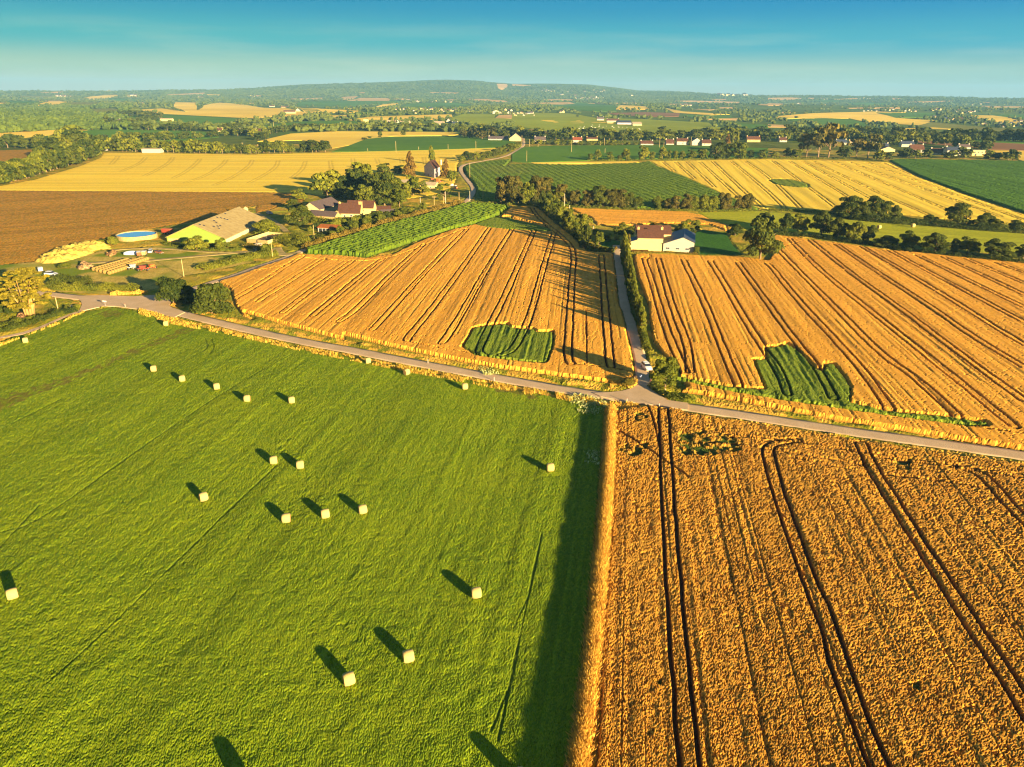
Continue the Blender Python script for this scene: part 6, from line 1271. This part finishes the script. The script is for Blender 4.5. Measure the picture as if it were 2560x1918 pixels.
POLES = [('M1 1590,872', 145, 'leaning timber pole between the two leafy bushes and the hay rows', 0, 0), ('W 942,732', 180, 'short timber pole in the grass triangle by the left junction', 0, 0), ('M2 1848,297', 125, 'tall timber pole inside the bend of the winding lane', 0, 0), ('M2 1962,487', 130, 'timber pole with crossarm at the corner of the row crop', 0, 1), ('M2 1848,517', 105, 'white concrete pole at the foot of the winding lane', 1, 0), ('M2 1422,567', 98, 'white concrete pole in the brown hedge below the grove', 1, 0), ('M2 1541,547', 90, 'timber pole with crossarm under the bare limbed tree', 0, 1), ('M2 1620,517', 58, 'short timber post left of the middle white pole', 0, 0), ('M2 1638,517', 100, 'white concrete pole in front of the bare limbed tree', 1, 0), ('M2 1755,490', 70, 'thin timber pole at the lane side of the bare limbed tree', 0, 0), ('A 442,930', 265, 'pale timber pole beside the rusty roofed shed', 0, 0), ('Z 1832,925', 220, 'timber pole in front of the roofless ruin', 0, 0), ('Z 1200,1020', 60, 'short stub post on the hedge bank above the wheat', 0, 0),
 ('M3 452,552', 115, 'tall white concrete pole above the small wheat field', 1, 0), ('M3 493,650', 115, 'white concrete pole just below the tall one', 1, 0), ('M3 513,72', 95, 'timber pole in the dark green strip right of the white gabled shed', 0, 0), ('M3 127,155', 90, 'timber pole at the lower left of the dark green strip', 0, 0), ('M3 612,738', 105, 'timber pole in the trees of the dark hedge bank', 0, 0), ('M3 1843,572', 120, 'timber pole in the sparse trees below the row crop', 0, 0), ('M3 300,415', 100, 'timber pole behind the brownish tree line', 0, 0), ('H 300,290', 110, 'white post above the red leaved bush', 1, 0),
 ('T3 1273,655', 80, 'timber pole with crossarm before the roadside row', 0, 1), ('T3 800,760', 92, 'timber pole in the middle hedge above the row crop', 0, 0), ('T3 755,740', 65, 'thin pole left in the middle hedge above the row crop', 0, 0), ('T3 150,645', 60, 'timber pole right of the white gabled shed', 0, 0), ('T3 85,650', 95, 'timber pole directly beside the white gabled shed', 0, 0), ('T3 225,650', 32, 'short pole in the roadside shrubs', 0, 0), ('T3 797,637', 60, 'timber pole among the roadside shrubs, centre', 0, 0), ('T3 763,637', 35, 'short post among the roadside shrubs, centre', 0, 0), ('T3 1310,657', 45, 'short pole right of the crossarm pole', 0, 0), ('T3 1545,635', 70, 'thin pole left of the slate gable', 0, 0),
 ('T1 1172,692', 38, 'short pole left of the long white mobile building', 0, 0), ('T1 1502,702', 62, 'timber pole right of the long white mobile building', 0, 0), ('T1 2103,700', 82, 'timber pole with crossarm in the long left tree band', 0, 1), ('T2 22,705', 75, 'timber pole at the right part of the left tree band', 0, 0), ('T2 490,697', 78, 'timber pole before the big round trees', 0, 0), ('T2 240,700', 40, 'short pole in the left tree band', 0, 0), ('T2 966,687', 25, 'short post on the edge of the centre green field', 0, 0), ('T2 1211,698', 92, 'tall timber pole on the edge of the centre green field', 0, 0), ('T2 1405,674', 26, 'small post right of the tall field edge pole', 0, 0), ('T2 1900,662', 60, 'timber pole at the right of the centre green field', 0, 0), ('T2 1660,668', 40, 'short pole at the centre of the field edge', 0, 0), ('T2 153,472', 34, 'faint pole in the far green field', 0, 0)]
for s, h, lab, w, a in POLES: pole(s, h, lab, bool(w), bool(a))
def marker(s, label, h=1.1):
    g = g1(s); r = empty('marker_post', g); MB().tube([(0, 0, -.1), (0, 0, h)], [.09, .08], 8).build('post', M_POLEW, r); MB().tube([(0, 0, h), (0, 0, h+.12)], [.10, .06], 8).build('cap', M_RED, r); tag(r, label, 'post', 'roadside marker posts')
for s, lab in (('N2 965,445', 'white marker post on the clover side of the road'), ('N2 1818,585', 'white marker post opposite the lane mouth'), ('N2 2065,520', 'white marker post in the verge right of the lane mouth'), ('N2 1868,438', 'white marker post at the left corner of the lane mouth'), ('N2 2027,615', 'white marker post at the top of the foreground wheat'), ('W 2040,705', 'small marker post on the verge right of the direction sign'), ('N2 540,330', 'small marker post in the verge below the striped weed patch')): marker(s, lab)
def sign():
    g = g1('W 1718,695'); r = empty('road_sign', g, -.3); MB().tube([(0, 0, -.1), (0, 0, 2.0)], [.06, .06], 8).build('post', M_STEEL, r); MB().box(-.75, .75, -.09, -.05, 1.55, 2.0).build('panel', M_FRAME, r); tag(r, 'small white panel sign standing at the left road junction', 'sign')
sign()
def gate():
    g = g1('W 1130,735'); r = empty('field_gate', g, .3)
    for x in (-.9, .9): MB().tube([(x, 0, -.1), (x, 0, 1.3)], [.09, .08], 6).build('post', M_POLEW, r)
    MB().box(-.9, .9, -.03, .03, .5, .62).box(-.9, .9, -.03, .03, .95, 1.07).build('rails', M_POLEW, r); tag(r, 'pale broken gate in the grass triangle by the junction', 'gate')
gate()
# ---------------------------------------------------------------- people on the lane
def person(p, rz, label, shirt, trousers, hair, pose=0):
    r = empty('person', p, rz)
    J = [(0, 0, .95), (0, 0, 1.15), (0, .01, 1.38), (0, 0, 1.50), (0, -.01, 1.60), (0, -.01, 1.70),
         (-.10, 0, .90), (-.12, -.03, .50), (-.13, 0, .09), (-.13, -.14, .04), (.10, 0, .90), (.13, .03+.1*pose, .50), (.14, .06+.16*pose, .09), (.14, -.08+.16*pose, .04),
         (-.19, 0, 1.40), (-.25, .02, 1.12), (-.24, -.10, .88), (-.23, -.14, .80), (.19, 0, 1.40), (.25, .02, 1.12), (.20, -.14, .95), (.14, -.22, .92)]
    E = [(0, 1), (1, 2), (2, 3), (3, 4), (4, 5), (0, 6), (6, 7), (7, 8), (8, 9), (0, 10), (10, 11), (11, 12), (12, 13), (2, 14), (14, 15), (15, 16), (16, 17), (2, 18), (18, 19), (19, 20), (20, 21)]
    Rd = [.14, .13, .15, .06, .085, .09, .09, .065, .05, .045, .09, .065, .05, .045, .07, .05, .038, .03, .07, .05, .038, .03]
    me = bpy.data.meshes.new('body'); me.from_pydata(J, E, []); o = link('body', me, r); sk = o.modifiers.new('s', 'SKIN')
    for i, v in enumerate(me.skin_vertices[0].data): v.radius = (Rd[i], Rd[i]*(.75 if i < 3 else 1)); v.use_root = (i == 0)
    ss = o.modifiers.new('u', 'SUBSURF'); ss.levels = 1; ss.render_levels = 1
    ms, n, l, b = new_mat('skin', .6, .3); b.inputs['Base Color'].default_value = (.55, .32, .2, 1); me.materials.append(ms)
    def garment(nm, pts, rad, col):
        m_, n_, l_, b_ = new_mat(nm+'_cloth', .9, .1); b_.inputs['Base Color'].default_value = (*col, 1); g = MB()
        for P_, R_ in zip(pts, rad): g.tube(P_, R_, 10)
        g.build(nm, m_, r, True)
    garment('shirt', [[J[0], J[1], J[2], (0, 0, 1.46)], [J[14], J[15], J[16]], [J[18], J[19], J[20]]], [[.175, .17, .185, .09], [.09, .07, .055], [.09, .07, .055]], shirt)
    garment('trousers', [[(0, 0, 1.0), (0, 0, .84)], [J[6], J[7], J[8]], [J[10], J[11], J[12]]], [[.165, .15], [.115, .085, .07], [.115, .085, .07]], trousers)
    garment('hair', [[(0, .02, 1.63), (0, .025, 1.72), (0, .01, 1.79)]], [[.095, .11, .05]], hair)
    tag(r, label, 'person'); return r
person(g1('J 985,1088')+Vector((0, 0, .06)), .5, 'person in pale blue top and dark trousers standing in the lane mouth', (.45, .52, .70), (.03, .035, .05), (.04, .025, .015), 1)
person(g1('J 1222,1195')+Vector((0, 0, .06)), -1.2, 'person in dark clothes half hidden in shade at the right lane edge', (.30, .12, .07), (.03, .035, .06), (.05, .03, .02), 0)
# ---------------------------------------------------------------- cattle
def cow_mesh():
    m, n, l, b = new_mat('white_hide', .8, .2); b.inputs['Base Color'].default_value = (.80, .74, .58, 1)
    me = bpy.data.meshes.new('cow'); bm_ = MB()
    secs = [(-1.15, .95, .22, .30), (-.9, 1.0, .34, .40), (-.3, .98, .38, .43), (.4, .98, .36, .44), (.8, 1.05, .30, .40), (1.05, 1.2, .18, .26), (1.3, 1.38, .14, .17), (1.5, 1.36, .15, .17), (1.8, 1.22, .08, .1)]
    for y, z, w, h in secs:
        for j in range(8): a = 2*math.pi*j/8; bm_.v.append((w*math.cos(a), y, z+h*math.sin(a)))
    for i in range(len(secs)-1):
        for j in range(8): a = i*8+j; c = i*8+(j+1) % 8; bm_.f.append((a, c, c+8, a+8))
    bm_.f.append(tuple(range(8))[::-1]); bm_.f.append(tuple(len(secs)*8-8+j for j in range(8)))
    for x, y in ((-.22, -.85), (.22, -.8), (-.2, .7), (.2, .75)): bm_.tube([(x, y, .85), (x, y+(-.08 if y < 0 else .05), .45), (x, y, 0)], [.13, .08, .06], 6)
    bm_.tube([(0, -1.15, 1.15), (0, -1.28, .8), (0, -1.25, .45)], [.04, .03, .05], 5); return bm_.mesh('cow', m, True)
CM = cow_mesh()
for i in range(34):
    x, y = random.uniform(560, 1110), random.uniform(462, 508)
    g = g1('T3 %.1f,%.1f' % (x, y)); o = link('cow', CM); o.location = g+Vector((0, 0, .2)); o.rotation_euler.z = random.uniform(0, 6.28); tag(o, 'small white cow grazing on the green pasture below the far farm', 'cow', 'white cows on the pasture')
# ---------------------------------------------------------------- air
def haze():
    m = bpy.data.materials.new('thin_haze'); m.use_nodes = True; n, l = m.node_tree.nodes, m.node_tree.links; n.remove(n['Principled BSDF'])
    v = n.new('ShaderNodeVolumePrincipled'); v.inputs['Color'].default_value = (.26, .60, 1.0, 1); v.inputs['Density'].default_value = .000062; v.inputs['Anisotropy'].default_value = 0.0; l.new(v.outputs[0], n['Material Output'].inputs['Volume'])
    tag(MB().box(-15500, 15500, -15500, 15500, -80, 235).build('haze', m), 'thin bluish evening haze over the far fields', 'haze', kind='stuff')
haze()
for k_, v_ in LABELS.items():
    if len(v_) > 1: print('DUPLABEL', k_, len(v_))
    if len(k_.split()) > 16: print('LONGLABEL', k_)
